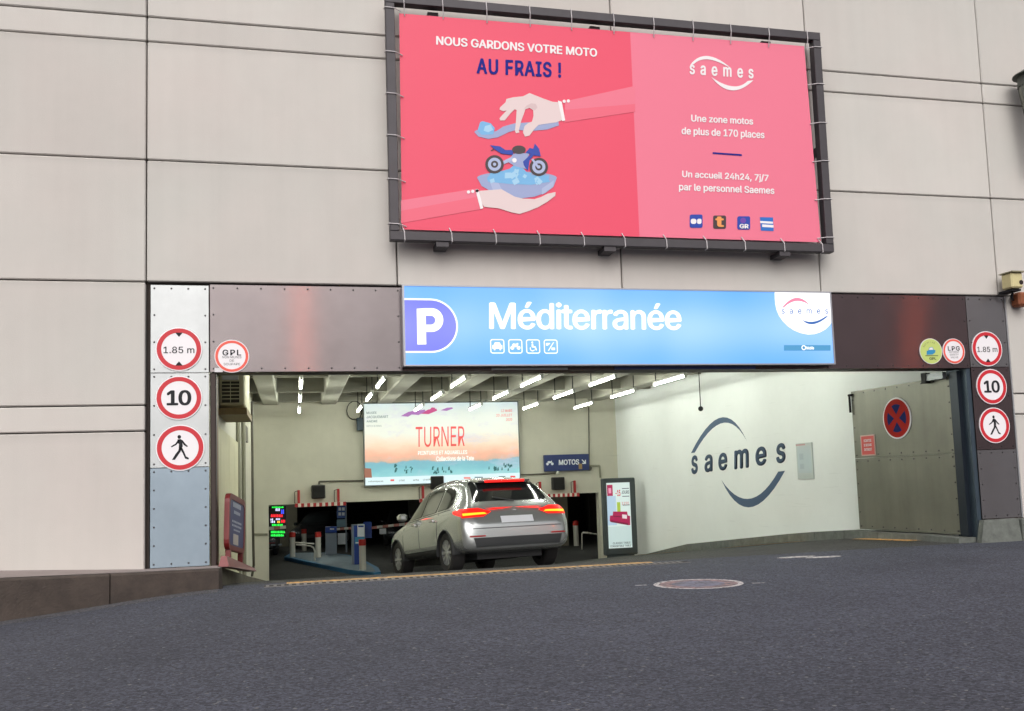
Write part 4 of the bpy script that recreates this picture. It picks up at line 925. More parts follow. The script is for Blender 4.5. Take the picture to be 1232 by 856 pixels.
# large backlit poster
tp = thing('lit_poster', (4.1, YB, 1.25), 'large backlit TURNER exhibition poster with a pastel seascape on the back wall', 'poster')
tx0, tz1 = KP.U(437.5, 487); tx1, tz0 = KP.U(624, 578); 
b = MB(); b.box(tx0-.03, tx1+.03, YB-.16, YB-.005, tz0-.03, tz1+.03, mat('poster_case', (120, 130, 130), .5, .3), .005); b.build('case', tp)
def seascape():
    k = emat('seascape_print', (255, 255, 255), 1.); t = k.node_tree; b = t.nodes['Principled BSDF']
    g = t.nodes.new('ShaderNodeNewGeometry'); sp = t.nodes.new('ShaderNodeSeparateXYZ'); t.links.new(g.outputs['Position'], sp.inputs[0])
    mp = t.nodes.new('ShaderNodeMapping'); mp.inputs['Scale'].default_value = (1., 1., 2.2); t.links.new(g.outputs['Position'], mp.inputs[0])
    n = t.nodes.new('ShaderNodeTexNoise'); n.inputs['Scale'].default_value = 1.6; n.inputs['Detail'].default_value = 6; n.inputs['Roughness'].default_value = .65; t.links.new(mp.outputs[0], n.inputs['Vector'])
    fz = t.nodes.new('ShaderNodeMapRange'); fz.inputs[1].default_value = tz0; fz.inputs[2].default_value = tz1; t.links.new(sp.outputs['Z'], fz.inputs[0])
    a = t.nodes.new('ShaderNodeMath'); a.operation = 'MULTIPLY_ADD'; a.inputs[1].default_value = .2; t.links.new(n.outputs[0], a.inputs[0])
    s_ = t.nodes.new('ShaderNodeMath'); s_.operation = 'SUBTRACT'; s_.inputs[1].default_value = .1; t.links.new(fz.outputs[0], s_.inputs[0]); t.links.new(s_.outputs[0], a.inputs[2])
    cr = t.nodes.new('ShaderNodeValToRGB'); e = cr.color_ramp; e.elements[0].position = .09; e.elements[0].color = (*lin((120, 210, 215)), 1)
    e.elements[1].position = 1; e.elements[1].color = (*lin((205, 226, 228)), 1)
    for p, c in ((.20, (50, 178, 196)), (.265, (36, 160, 186)), (.285, (214, 160, 130)), (.35, (250, 166, 124)), (.48, (247, 214, 180)), (.62, (238, 240, 222)), (.85, (228, 238, 226))):
        el = e.elements.new(p); el.color = (*lin(c), 1)
    t.links.new(a.outputs[0], cr.inputs[0])
    n2 = t.nodes.new('ShaderNodeTexNoise'); n2.inputs['Scale'].default_value = 1.1; n2.inputs['Detail'].default_value = 7; n2.inputs['Roughness'].default_value = .7; t.links.new(mp.outputs[0], n2.inputs['Vector'])
    r = t.nodes.new('ShaderNodeMapRange'); r.inputs[1].default_value = .52; r.inputs[2].default_value = .72; r.inputs[4].default_value = .75; t.links.new(n2.outputs[0], r.inputs[0])
    mx = t.nodes.new('ShaderNodeMix'); mx.data_type = 'RGBA'; t.links.new(r.outputs[0], mx.inputs['Factor']); t.links.new(cr.outputs[0], mx.inputs['A']); mx.inputs['B'].default_value = (*lin((205, 200, 226)), 1)
    # darker strokes in the water
    t.links.new(mx.outputs['Result'], b.inputs['Emission Color']); b.inputs['Emission Strength'].default_value = .62; return k
TP = facade(YB-.162)
b = MB(); flat_poly(b, TP, [(tx0, tz0), (tx1, tz0), (tx1, tz1), (tx0, tz1)], seascape(), 0); b.build('print_face', tp)
hh_ = (tz1-tz0)
b = MB(); flat_poly(b, TP, [(tx0, tz0), (tx1, tz0), (tx1, tz0+.095*hh_), (tx0, tz0+.095*hh_)], emat('poster_white_band', (216, 236, 242), .95), .003); b.build('logo_band', tp)
M_TR = emat('poster_red_ink', (232, 84, 80), .9); M_TG = emat('poster_grey_ink', (130, 150, 150), .7); M_TWH = emat('poster_white_ink', (250, 250, 246), 1.); M_TPK = emat('poster_pink_ink', (230, 130, 120), .9)
def btx(s, x0, x1, yb, yt, k, bold=.0, par=tp, pl=TP, d=.004, space=1.):
    b = MB(); text(b, pl, s, (x0, yb), (x1, yb-.02*(x1-x0)), yt, k, d, bold, space); return b.build('lettering', par)
btx('TURNER', 500, 559, 538, 514, M_TR, .0)
btx('MUSÉE', 441, 453, 498.3, 495, M_TG, .02); btx('JACQUEMART', 441, 467, 503.5, 500.5, M_TG, .02); btx('ANDRÉ', 441, 454, 508.5, 505.5, M_TG, .02); btx('INSTITUT DE FRANCE', 441, 459, 514, 512, M_TG, 0)
btx('13 MARS', 603, 616, 496, 493, M_TPK, .02); btx('20 JUILLET', 597, 616, 501.5, 498.5, M_TPK, .02); btx('2020', 609, 616, 506.5, 503.5, M_TPK, .02)
btx('PEINTURES ET AQUARELLES', 503, 562, 547.5, 543, M_TWH, .03); btx('Collections de la Tate', 525, 570, 555, 549.5, M_TWH, .03)
for s, x0, x1 in (('culturespaces', 443, 461), ('LE FIGARO', 480, 487), ('arte', 497, 504), ('LE MONDE', 509, 520)): btx(s, x0, x1, 580.5-(x0-440)*.03, 578.6-(x0-440)*.03, M_TG, .02)
b = MB()
for cx, w, kk in ((472, 2.2, M_TR), (519, 1.8, emat('poster_lime', (190, 205, 90), .9)), (562, 4, M_TPK), (576, 5, emat('poster_slate', (120, 150, 160), .8)), (604, 4, M_TG), (617, 3, M_TR)):
    y = 580-(cx-440)*.03; pxpoly(b, TP, [(cx-w, y), (cx+w, y), (cx+w, y-2), (cx-w, y-2)], kk, .004)
b.build('sponsor_marks', tp)
b = MB(); rn = random.Random(5); kk = emat('poster_dark_stroke', (60, 110, 110), .8); kv = emat('poster_violet_stroke', (180, 120, 190), .8); km = emat('poster_magenta_stroke', (205, 80, 140), .8)
for cx, cy, w, h, k_ in ((476, 563, 1.2, 7, kk), (492, 565, 5, 5, kk), (523, 565, 3, 8, kk), (534, 566, 9, 5, kk), (600, 563, 12, 4, kk), (612, 560, 6, 3, kk)):
    for i in range(9):
        x = cx+rn.uniform(-w, w); y = cy+rn.uniform(-h, h)*.6; q = rn.uniform(.4, 1.4); hh2 = rn.uniform(.8, 2.5)
        pxpoly(b, TP, [(x-q, y+hh2), (x+q, y+hh2*.8), (x+q*.7, y-hh2), (x-q*.6, y-hh2*.7)], k_, .003+i*.0003)
for x0, y0, x1, y1, k_, h in ((482, 501, 500, 495, kv, 2), (495, 499, 512, 494, kv, 2.4), (505, 498, 526, 493, km, 2.6), (515, 495, 524, 492, km, 3), (530, 494, 545, 491, kv, 1.6)):
    pxpoly(b, TP, [(x0, y0), ((x0+x1)/2, y0+.6), (x1, y1+h*.5), (x1-1, y1-h*.4), ((x0+x1)/2, (y0+y1)/2-h)], k_, .004+.0004*(x0 % 7))
b.build('brush_strokes', tp)
b = MB(); pxpoly(b, TP, [(438.5, 575), (447.5, 575), (446.5, 564), (438.3, 563.5)], emat('poster_brown', (165, 110, 90), .8), .004); b.build('corner_image', tp)
# MOTOS sign
ms = thing('direction_sign', (7.8, YB, 1.45), 'dark blue MOTOS direction sign with a motorcycle on the back wall', 'sign')
mx0, mz1 = KP.U(653.5, 548); mx1, mz0 = KP.U(707.5, 566)
b = MB(); b.box(mx0, mx1, YB-.13, YB-.003, mz0, mz1, mat('motos_navy', (34, 50, 104), .4, e=1.), .01); b.build('panel', ms)
MP = facade(YB-.132)
M_MW = mat('motos_white', (235, 240, 245), .5, e=1.)
b = MB(); text(b, MP, 'MOTOS', (672.5, 559.6), (696.5, 558.9), 553.6, M_MW, .003, .04); b.build('lettering', ms)
b = MB(); c = MP.U(661.5, 557); q = lambda pts: flat_poly(b, MP, ccw([(c[0]+a*.1, c[1]+e*.1) for a, e in pts]), M_MW, .003)
q(ell(-.75, -.35, .42, .42, 14)); q(ell(.75, -.35, .42, .42, 14)); q([(-.8, .3), (-.3, .55), (.2, .4), (.6, .65), (.7, .3), (.4, -.1), (-.3, -.2)]); b.build('motorcycle_symbol', ms)
b = MB(); c = MP.U(702.5, 556); flat_poly(b, MP, ccw([(c[0]+a*.1, c[1]+e*.1) for a, e in [(-.7, .6), (-.5, .8), (.3, 0), (.3, .6), (.65, .6), (.65, -.6), (-.55, -.6), (-.55, -.25), (.05, -.25)]]), M_MW, .003)
b.build('arrow', ms)
b = MB(); c = MP.U(698, 561); flat_poly(b, MP, [(c[0]-.05, c[1]-.09), (c[0]+.06, c[1]-.09), (c[0]+.06, c[1]+.07), (c[0]-.05, c[1]+.07)], mat('tape_tan', (180, 150, 100), .6), .005); b.build('tape_patch', ms)
# dark boxes under the signs
M_BOX = mat('speaker_black', (42, 40, 38), .6, e=1.)
for (x, y, lab) in ((383, 592, 'black square loudspeaker above the left red and white height bar'), (525, 581, 'black square loudspeaker under the lit seascape poster'), (670, 582, 'black square loudspeaker under the blue MOTOS sign')):
    c = KP.U(x, y); t = thing('loudspeaker', (c[0], YB, c[1]-.19), lab, 'loudspeaker')
    b = MB(); b.box(c[0]-.19, c[0]+.19, YB-.22, YB-.04, c[1]-.19, c[1]+.19, M_BOX, .02); b.build('cabinet', t)
    b = MB(); b.box(c[0]-.16, c[0]+.16, YB-.228, YB-.221, c[1]-.16, c[1]+.16, mat('speaker_grille', (30, 29, 28), .9, e=1.)); b.build('grille', t)
    b = MB(); b.cyl((c[0], YB-.04, c[1]), (c[0], YB-.002, c[1]), .03, M_BOX, 8); b.build('bracket', t)
c = KP.U(669, 569); b = MB(); b.sphere((c[0], YB-.18, c[1]), .055, mat('bulb_white', (230, 230, 220), .3), 8); b.cyl((c[0], YB-.18, c[1]), (c[0], YB-.003, c[1]+.03), .03, M_FIX, 8); b.build('spot_lamp', label='small white spot lamp between the MOTOS sign and its loudspeaker', cat='lamp', smooth=True)
# dark hanging device with a cable loop
c = KP.U(433, 508); t = thing('wall_device', (c[0], YB, c[1]-.3), 'small dark wall device with a looped cable, left of the lit poster', 'device')
b = MB(); b.box(c[0]-.10, c[0]+.10, YB-.14, YB-.003, c[1]-.26, c[1]+.12, mat('device_slate', (50, 66, 78), .4, e=1.), .02); b.build('body', t)
b = MB(); b.tube([(c[0]+.0, YB-.03, c[1]+.12), (c[0]+.05, YB-.04, c[1]+.25)] + [(c[0]-.15+.22*math.cos(a), YB-.04, c[1]+.33+.27*math.sin(a)) for a in [i*.45 for i in range(1, 13)]], .012, M_SBLK, 6); b.build('cable', t)
# conduits
M_CON = mat('conduit_grey', (150, 148, 130), .5, .2, e=1.2); M_COND = mat('conduit_dark', (86, 82, 72), .5, .2, e=1.)
def con(pts, r, lab, k=M_CON, extra=None):
    b = MB(); b.tube(pts, r, k, 8)
    if extra: b.sphere(*extra, k, 8)
    b.build('conduit', label=lab, cat='conduit')
q = lambda x, y: (KP.U(x, y)[0], YB-.03, KP.U(x, y)[1])
con([q(384, 583), q(384, 579.5), q(437, 578.5)], .022, 'thin grey conduit running from the left loudspeaker to the lit poster', M_COND)
con([q(626, 571.5), q(668, 570)], .018, 'thin grey conduit between the lit poster and the MOTOS loudspeaker', M_COND)
con([q(708, 490), q(708.5, 562), q(709, 563)], .018, 'thin cable dropping from the ceiling beside the MOTOS sign', M_COND, (q(709, 563.5), .075))
con([q(709, 560.5), q(721, 560.5), q(722, 575)], .03, 'short bent grey conduit right of the dark ball by the MOTOS sign')
con([q(303, 643), q(322, 643)], .03, 'short horizontal conduit on the back wall left of the display panel', M_CON)

# ------------------------------------------------------------------ left inner wall fittings
LW = Plane((XL, 0, 0), (0, 1, 0), (0, 0, 1))
def lwp(x, y): a, c = LW.U(x, y); return a, c
M_CRW = mat('cream_panel', (205, 200, 168), .6, e=1.1, var=.06, scale=2)
pn = thing('wall_panelling', (XL, 3, 0), 'cream metal panelling with vertical seams on the left inner wall', 'panelling')
ye = [.46, 2.6, 4.6, 6.0, 7.2]
for a, c in zip(ye, ye[1:]):
    b = MB(); b.box(XL+.002, XL+.06, a+.01, c-.01, -.6, 2.15, M_CRW, .01); b.build('panel', pn)
b = MB()
for zz in [.5+.3*i for i in range(6)]: b.cyl((XL+.06, .6, zz), (XL+.07, .6, zz), .016, M_RIV, 6)
b.build('rivets', pn, kind='stuff')
ac = thing('ventilation_unit', (-.85, 3, 2.2), 'cream ventilation unit with a dark grille high on the left inner wall', 'ventilation unit')
b = MB(); b.box(XL+.01, -.71, 3.0, 4.6, 2.50, 3.35, M_CRW, .02); b.build('casing', ac)
b = MB(); b.box(-1.04, -.79, 2.985, 2.998, 2.54, 2.86, mat('grille_dark', (38, 34, 24), .7, e=1.)); b.build('grille', ac)
for i in range(5):
    b = MB(); b.box(-1.04, -.79, 2.965, 2.983, 2.59+i*.055, 2.602+i*.055, M_CRW); b.build('slat', ac)
b = MB(); b.box(-.92, -.912, 2.966, 2.984, 2.54, 2.86, M_CRW); b.build('grille_bar', ac)
b = MB(); b.box(-1.03, -.80, 2.90, 2.985, 2.88, 2.99, mat('unit_label', (175, 178, 185), .4, e=1.)); b.build('control_box', ac)
b = MB(); b.box(XL+.01, -.68, 2.97, 4.7, 2.36, 2.46, mat('shelf_brown', (120, 100, 66), .6, e=1., var=.2)); b.build('shelf', ac)
for yy in (7.5, 9.5):
    con([(XL+.05, yy, 3.5), (XL+.05, yy, -.6)], .045, f'vertical cream pipe on the left inner wall, {"nearer" if yy < 8 else "farther"} of two')
con([(XL+.12, 12.2, 3.4), (XL+.12, 12.2, .5), (XL+.12, 12.6, -.6), (XL+.05, 13.2, -.9)], .03, 'bent grey pipe near the back corner of the left inner wall', M_COND)
b = MB(); b.box(XL+.005, XL+.05, 10.6, 11.6, 2.35, 2.7, M_COND); b.build('wall_bracket', label='dark bracket plate high on the left inner wall', cat='bracket')

# ------------------------------------------------------------------ sandwich board
M_RB = mat('board_red', (112, 22, 24), .45, e=1.1, var=.08, scale=8); M_BBL = mat('board_blue', (46, 56, 112), .45, e=1.1)
A0 = np.array([-.815, .12]); A1 = np.array([-.675, 1.15]); dv = (A1-A0)/np.linalg.norm(A1-A0); AW = float(np.linalg.norm(A1-A0))
SB = Plane((A0[0], A0[1], 0), (dv[0], dv[1], -.125), (dv[0]*.125, dv[1]*.125, 1)); 
sb = thing('sandwich_board', (-.74, .45, .33), 'red framed blue pavement sign standing in the left corner of the entrance', 'sign board')
zb0, zt0 = .52, 1.21
def bar(a0, a1, z0, z1, nm='frame_bar'):
    b = MB(); slab(b, SB, [(a0, z0), (a1, z0), (a1, z1), (a0, z1)], M_RB, -.03, .03); b.build(nm, sb)
b = MB(); o_ = rrect(0, zb0, AW, zt0, .12, 5); i_ = rrect(.07, zb0+.06, AW-.07, zt0-.07, .07, 5); k = len(o_)
for d in (-.03, .03): b.add([SB.P(*p, d) for p in o_+i_], [(j, (j+1) % k, k+(j+1) % k, k+j) for j in range(k)], M_RB)
b.add([SB.P(*p, -.03) for p in o_]+[SB.P(*p, .03) for p in o_], [(j, (j+1) % k, k+(j+1) % k, k+j) for j in range(k)], M_RB)
b.add([SB.P(*p, -.03) for p in i_]+[SB.P(*p, .03) for p in i_], [(j, (j+1) % k, k+(j+1) % k, k+j) for j in range(k)], M_RB); b.build('frame', sb)
b = MB(); slab(b, SB, rrect(.065, zb0+.055, AW-.065, zt0-.065, .07), M_BBL, -.012, .022); b.build('panel', sb)
b = MB()
for zz, w, h in ((1.06, .50, .06), (.98, .40, .04), (.87, .6, .025), (.82, .6, .025), (.77, .4, .02)):
    n_ = 7
    for i in range(n_):
        x_ = AW/2-w/2+w*i/n_; flat_poly(b, SB, [(x_, zz), (x_+w/n_*.7, zz), (x_+w/n_*.7, zz+h), (x_, zz+h)], mat('board_text', (190, 196, 214), .5, e=1.1), .024)
b.build('lettering', sb)
b = MB(); flat_poly(b, SB, [(.3, .60), (.62, .60), (.62, .73), (.3, .73)], mat('board_paper', (190, 180, 172), .5, e=1.1), .024); b.build('white_patch', sb)
bar(.10, .17, .36, zb0, 'leg'); bar(AW-.17, AW-.10, .30, zb0, 'leg')
b = MB(); b.hull8([(-.88, -.02, .325), (-.76, -.02, .325), (-.50, 1.5, .13), (-.62, 1.5, .13)], [(-.85, .02, .45), (-.79, .02, .45), (-.53, 1.45, .18), (-.60, 1.45, .18)], M_RB); b.build('foot', sb)

# ------------------------------------------------------------------ poster stand (right)
M_MUP = mat('stand_slate', (72, 80, 82), .45, .3, e=1.05); 
YM = 13.6; MU = facade(YM)
u0, uz1 = MU.U(725, 576); u1, uz0 = MU.U(768, 667)
mu_ = thing('poster_stand', (u0+.4, YM, (ramp_z(YM)+lift(9.1, YM))), 'tall slate grey stand with a lit poster of a crimson sofa', 'poster stand')
b = MB(); b.box(u0, u1, YM, YM+.22, uz0, uz1, M_MUP, .03); b.build('case', mu_)
b = MB(); b.box(u0+.1, u1-.1, YM+.03, YM+.19, (ramp_z(YM)+lift(9.1, YM))-.1, uz0+.02, M_MUP); b.build('plinth', mu_)
MF = facade(YM-.004); ew = lambda n_, c, s=.85: emat(n_, c, s)
fx0, fx1, fz0, fz1 = u0+.10, u1-.17, uz0+.20, uz1-.13
b = MB(); flat_poly(b, MF, [(fx0, fz0), (fx1, fz0), (fx1, fz1), (fx0, fz1)], ew('sofa_poster_paper', (214, 230, 226)), .0); b.build('poster_face', mu_)
fw, fh = fx1-fx0, fz1-fz0
R_ = lambda a0, b0, a1, b1: [(fx0+a0*fw, fz0+b0*fh), (fx0+a1*fw, fz0+b0*fh), (fx0+a1*fw, fz0+b1*fh), (fx0+a0*fw, fz0+b1*fh)]
b = MB(); kr = ew('poster_crimson', (170, 30, 80)); kd = ew('poster_crimson_dark', (120, 20, 58)); kg = ew('poster_green', (170, 195, 70)); kl = ew('poster_lightblue', (180, 205, 225)); kt = ew('poster_text_dark', (100, 110, 112), .7)
flat_poly(b, MF, R_(.0, .35, .38, .80), kl, .002); flat_poly(b, MF, R_(.42, .55, .56, .70), kg, .003)
flat_poly(b, MF, R_(.02, .80, .26, .97), kr, .003); flat_poly(b, MF, R_(.08, .84, .2, .92), ew('poster_pinkish', (230, 150, 180)), .004)
flat_poly(b, MF, R_(.0, .03, 1, .33), ew('poster_pale_floor', (196, 216, 214)), .002); b.build('poster_blocks', mu_)
b = MB(); P_ = lambda pts: [(fx0+a*fw, fz0+c*fh) for a, c in pts]
flat_poly(b, MF, P_([(.08, .42), (.10, .50), (.22, .50), (.24, .56), (.84, .55), (.86, .49), (.96, .48), (.95, .34), (.86, .34), (.12, .40)]), kr, .005)
flat_poly(b, MF, P_([(.12, .40), (.86, .34), (.86, .37), (.12, .43)]), kd, .006); flat_poly(b, MF, P_([(.24, .48), (.84, .46), (.84, .475), (.24, .495)]), kd, .006)
flat_poly(b, MF, P_([(.62, .45), (.62, .51), (.82, .50), (.82, .44)]), ew('poster_cushion', (230, 215, 220)), .007); b.build('sofa_drawing', mu_)
b = MB(); text2(b, MF, '-15', fx0+.48*fw, fz0+.84*fh, .2*fw, .09*fh, ew('poster_red', (205, 40, 60)), .004, .04); text2(b, MF, 'JOURS', fx0+.80*fw, fz0+.85*fh, .32*fw, .05*fh, kt, .004, .03)
text2(b, MF, '1290', fx0+.78*fw, fz0+.68*fh, .3*fw, .04*fh, ew('poster_red', (205, 40, 60)), .004, .0)
text2(b, MF, 'CLASSIC TABLE', fx0+.55*fw, fz0+.075*fh, .75*fw, .03*fh, kt, .004, .03); text2(b, MF, 'CONVERTIBLE TABLE', fx0+.5*fw, fz0+.03*fh, .88*fw, .03*fh, kt, .004, .03)
for zz in (.90, .78, .645): flat_poly(b, MF, R_(.66, zz, .96, zz+.012), kt, .004)
b.build('lettering', mu_)

# ------------------------------------------------------------------ height bars
M_HR = mat('bar_red', (170, 42, 44), .5, e=1.); M_HW = mat('bar_white', (220, 216, 204), .5, e=1.)
def height_bar(p0, p1, y, posts, lab):
    a, z = KP.U(p0, y); c, z2 = KP.U(p1, y-.02*(p1-p0)); z = OZ-.03; Y = YB-.12
    t = thing('height_bar', ((a+c)/2, Y, z), lab, 'height bar', 'red and white height bars over the lanes')
    n = 17; L = (c-a)/n
    for i in range(n): 
        b = MB(); b.box(a+i*L, a+(i+1)*L-.001, Y-.05, Y+.05, z-.055, z+.045, M_HR if i % 2 == 0 else M_HW); b.build('red_segment' if i % 2 == 0 else 'white_segment', t)
    for p in posts:
        x = KP.U(p, y)[0]; b = MB(); b.box(x-.035, x+.035, Y-.035, Y+.035, z+.05, z+.42, M_HR, .01); b.build('hanger', t)
        b = MB(); b.tube([(x-.09, Y, z+.06)]+[(x-.11, Y, z+.06+.035*i) for i in range(10)]+[(x-.03, Y, z+.40)], .009, M_SBLK, 6); b.build('chain', t)
height_bar(355, 416, 608, (359.5, 407), 'red and white striped height bar over the left lane')
height_bar(504, 566, 604, (508.5, 556), 'red and white striped height bar behind the silver car')
height_bar(646, 695, 597, (649, 690.5), 'red and white striped height bar over the motorcycle lane at right')

# ------------------------------------------------------------------ beyond the back wall: ticket island
FZ = Plane((0, 0, -1.5), (1, 0, 0), (0, 1, 0)); IZ = -1.37; FI = Plane((0, 0, IZ), (1, 0, 0), (0, 1, 0))
M_ISB = mat('island_blue', (64, 128, 172), .5, e=1., var=.12); M_ISG = mat('island_top', (120, 136, 146), .6, e=1., var=.15)
isl = thing('ticket_island', (1, 23, -1.5), 'low blue-edged traffic island pointing at the ramp', 'traffic island')
ip = [FI.U(*p) for p in ((342, 670), (370, 676), (420, 686), (450, 689), (458, 688), (455, 683), (438, 674), (420, 668), (395, 665), (350, 665.5))]
b = MB(); slab(b, FI, ip, M_ISB, -.14, 0); b.build('kerb_edge', isl)
cxi = sum(p[0] for p in ip)/len(ip); cyi = sum(p[1] for p in ip)/len(ip)
b = MB(); slab(b, FI, [(cxi+(p[0]-cxi)*.86, cyi+(p[1]-cyi)*.96) for p in ip], M_ISG, 0, .006); b.build('top_surface', isl)
def bollard(px_, py_, lab, h=.95, pl=FI):
    x, y = pl.U(px_, py_); z = pl.o[2]
    t = thing('bollard', (x, y, z), lab, 'bollard', 'white bollards with red tops')
    b = MB(); b.cyl((x, y, z), (x, y, z+h*.8), .105, M_HW, 16); b.build('post', t, smooth=True)
    b = MB(); b.cyl((x, y, z+h*.8), (x, y, z+h), .112, M_HRD, 16); b.build('red_cap', t, smooth=True)
M_HRD = mat('bollard_red', (206, 52, 44), .45, e=1.)
bollard(352, 670.5, 'white bollard with red top at the left end of the island rail'); bollard(383, 671, 'white bollard with red top at the right end of the island rail')
bollard(436.5, 686, 'white bollard with red top standing before the blue ticket machine')
bollard(366, 663, 'white bollard with red top behind the rail in the dark', pl=FZ)
def at(pl, x, y): a, c = pl.U(x, y); return a, c
hx, hy = FI.U(378.6, 675)
hp = Plane((0, hy, 0), (1, 0, 0), (0, 0, 1)); hl = lambda x, y: (hp.U(x, y)[0], hy, hp.U(x, y)[1])
b = MB(); b.tube([hl(355, 653), hl(378, 654.5)], .022, M_HW); b.tube([hl(356, 655.5), hl(373, 657), hl(377, 659), hl(378.6, 663), (hl(378.6, 675)[0], hy, IZ)], .028, M_HW); b.build('hoop_rail', label='white tubular hoop rail on the ticket island between two bollards', cat='rail', smooth=True)
def box_px(name, par, Y, x0, x1, y0, y1, k, dep=.4, bev=.01, base=None):
    p = facade(Y); a = p.U(x0, y1); c = p.U(x1, y0); b = MB()
    b.box(a[0], c[0], Y, Y+dep, a[1] if base is None else base, c[1], k, bev); return b.build(name, par)
M_GM = mat('machine_grey', (128, 138, 150), .4, e=1.); M_BM = mat('machine_blue', (30, 66, 150), .4, e=1.); M_WP = mat('machine_white', (228, 232, 236), .5, e=1.); M_TL = mat('machine_teal', (70, 150, 190), .5, e=1.)
t = thing('ticket_machine', (1.5, 26.8, IZ), 'grey ticket pillar with a blue top in the middle of the island', 'ticket machine')
box_px('body', t, 26.6, 392, 405, 641.5, 672, M_GM, base=IZ); box_px('blue_head', t, 26.58, 391.7, 405.2, 633.8, 641.5, M_BM, .45)
p = facade(26.57); b = MB(); pxpoly(b, p, [(397, 637.5), (402, 637.5), (402, 636), (397, 636)], M_WP, .003); b.build('logo_mark', t)
t = thing('ticket_machine', (2.0, 21, IZ), 'blue and white ticket machine near the tip of the island', 'ticket machine')
box_px('body', t, 21.0, 424.2, 439, 631, 683, M_GM, .5, base=IZ); box_px('blue_front', t, 20.97, 426.5, 438, 632, 682, M_BM, .03); 
p = facade(20.96); b = MB(); pxpoly(b, p, [(430, 646), (438.5, 646), (438.5, 631), (430, 631)], M_WP, .004); b.build('white_panel', t)
b = MB(); pxpoly(b, p, [(427, 655), (438.5, 655), (438.5, 646.5), (427, 646.5)], M_TL, .004); b.build('teal_screen', t)
b = MB(); pxpoly(b, p, [(427.8, 654), (437.5, 654), (437.5, 652.5), (427.8, 652.5)], M_WP, .006); pxpoly(b, p, [(431, 634.5), (437.5, 634.5), (437.5, 632.5), (431, 632.5)], M_BM, .006); b.build('print', t)
box_px('side_flag', t, 21.2, 437.5, 447, 628, 648, M_BM, .06)
t = thing('sign_post', (1.7, 27.5, IZ), 'post carrying blue and grey plates and a white sheet beyond the ticket pillar', 'sign post')
box_px('blue_plate', t, 27.4, 405.5, 415.5, 608.8, 624, mat('plate_blue', (60, 92, 160), .4, e=1.), .05); box_px('grey_plate', t, 27.4, 405.3, 415.8, 625, 634.5, mat('plate_greyblue', (110, 140, 156), .4, e=1.), .05)
box_px('white_sheet', t, 27.4, 406.5, 415.5, 641.5, 655.5, M_WP, .03); box_px('pole', t, 27.46, 415.9, 417, 606, 669, M_GM, .04, base=IZ)
p = facade(27.39)
for i in range(2):
    for j in range(2): b = MB(); pxpoly(b, p, [(407.2+i*4.2, 614.5+j*6), (410.4+i*4.2, 614.5+j*6), (410.4+i*4.2, 610.8+j*6), (407.2+i*4.2, 610.8+j*6)], M_WP, .003); b.build('pictogram', t)
def barrier(Y, x0, y0, x1, y1, lab, n=9):
    p = facade(Y); a = np.array(p.U(x0, y0)); c = np.array(p.U(x1, y1)); t = thing('barrier_arm', (a[0], Y, a[1]), lab, 'barrier')
    for i in range(n):
        s = a+(c-a)*i/n; e = a+(c-a)*(i+1)/n; b = MB(); b.hull8([(s[0], Y-.03, s[1]-.045), (e[0], Y-.03, e[1]-.045), (e[0], Y+.03, e[1]-.045), (s[0], Y+.03, s[1]-.045)], [(s[0], Y-.03, s[1]+.045), (e[0], Y-.03, e[1]+.045), (e[0], Y+.03, e[1]+.045), (s[0], Y+.03, s[1]+.045)], M_HW if i % 2 == 0 else mat('arm_red_faded', (190, 120, 112), .5, e=1.)); b.build('white_segment' if i % 2 == 0 else 'red_segment', t)
    return t
barrier(22.5, 440, 636, 500, 629.5, 'white and faded red barrier arm right of the blue ticket machine'); 
barrier(27.2, 404, 637, 424, 635.5, 'short barrier arm between the grey pillar and the blue machine', 4)
t = thing('lane_notice', (3.4, 22.4, -.8), 'small white notice hanging below the long barrier arm', 'notice'); box_px('sheet', t, 22.4, 456.5, 464.5, 636, 643, M_WP, .01)
box_px('clip', t, 22.38, 456.3, 464.7, 635, 636.2, M_BOX, .03)
# LED display
t = thing('led_display', (-.45, 17.2, 0), 'black LED display with green, red and white lines at the left of the opening', 'display')
LY = 17.0; LPp = facade(LY); a = LPp.U(323.5, 647.5); c = LPp.U(344, 609)
b = MB(); b.box(a[0], c[0], LY, LY+.15, a[1], c[1], mat('led_black', (14, 14, 16), .3, e=1.)); b.build('cabinet', t)
LF = facade(LY-.003); rn = random.Random(11)
Z6 = lambda x, y: (300+x/5.705, 560+y/5.705)
def led(y, x0, x1, col, h=13, txt=None):
    b = MB(); k = emat('led_'+col, {'green': (40, 255, 80), 'red': (255, 40, 50), 'white': (215, 215, 255), 'blue': (60, 80, 255), 'amber': (255, 190, 60)}[col], 1.6)
    x = x0
    while x < x1:
        w = rn.uniform(5, 9)
        pxpoly(b, LF, [Z6(x, y+h/2), Z6(x+w, y+h/2), Z6(x+w, y-h/2+rn.choice((0, 3))), Z6(x+1.5, y-h/2)], k, .002); x += w+3.5
    b.build(col+'_line', t)
led(288, 155, 228, 'green', 11); led(305, 180, 205, 'white', 18); led(318, 218, 238, 'blue', 30); led(346, 148, 228, 'red', 20); led(370, 182, 206, 'white', 12); led(372, 145, 165, 'white', 14); led(388, 192, 206, 'amber', 16); led(384, 218, 240, 'red', 20)
led(388, 147, 170, 'white', 14); led(410, 155, 222, 'green', 14); led(458, 148, 235, 'green', 17); led(481, 148, 235, 'green', 15)
box_px('support', t, LY+.2, 331, 335, 647, 657, M_BOX, .1); box_px('foot', t, LY+.2, 326, 339, 655, 657, M_GM, .2)
barrier(16.8, 322.5, 636.3, 344, 634.3, 'short white barrier arm crossing the LED display', 3)
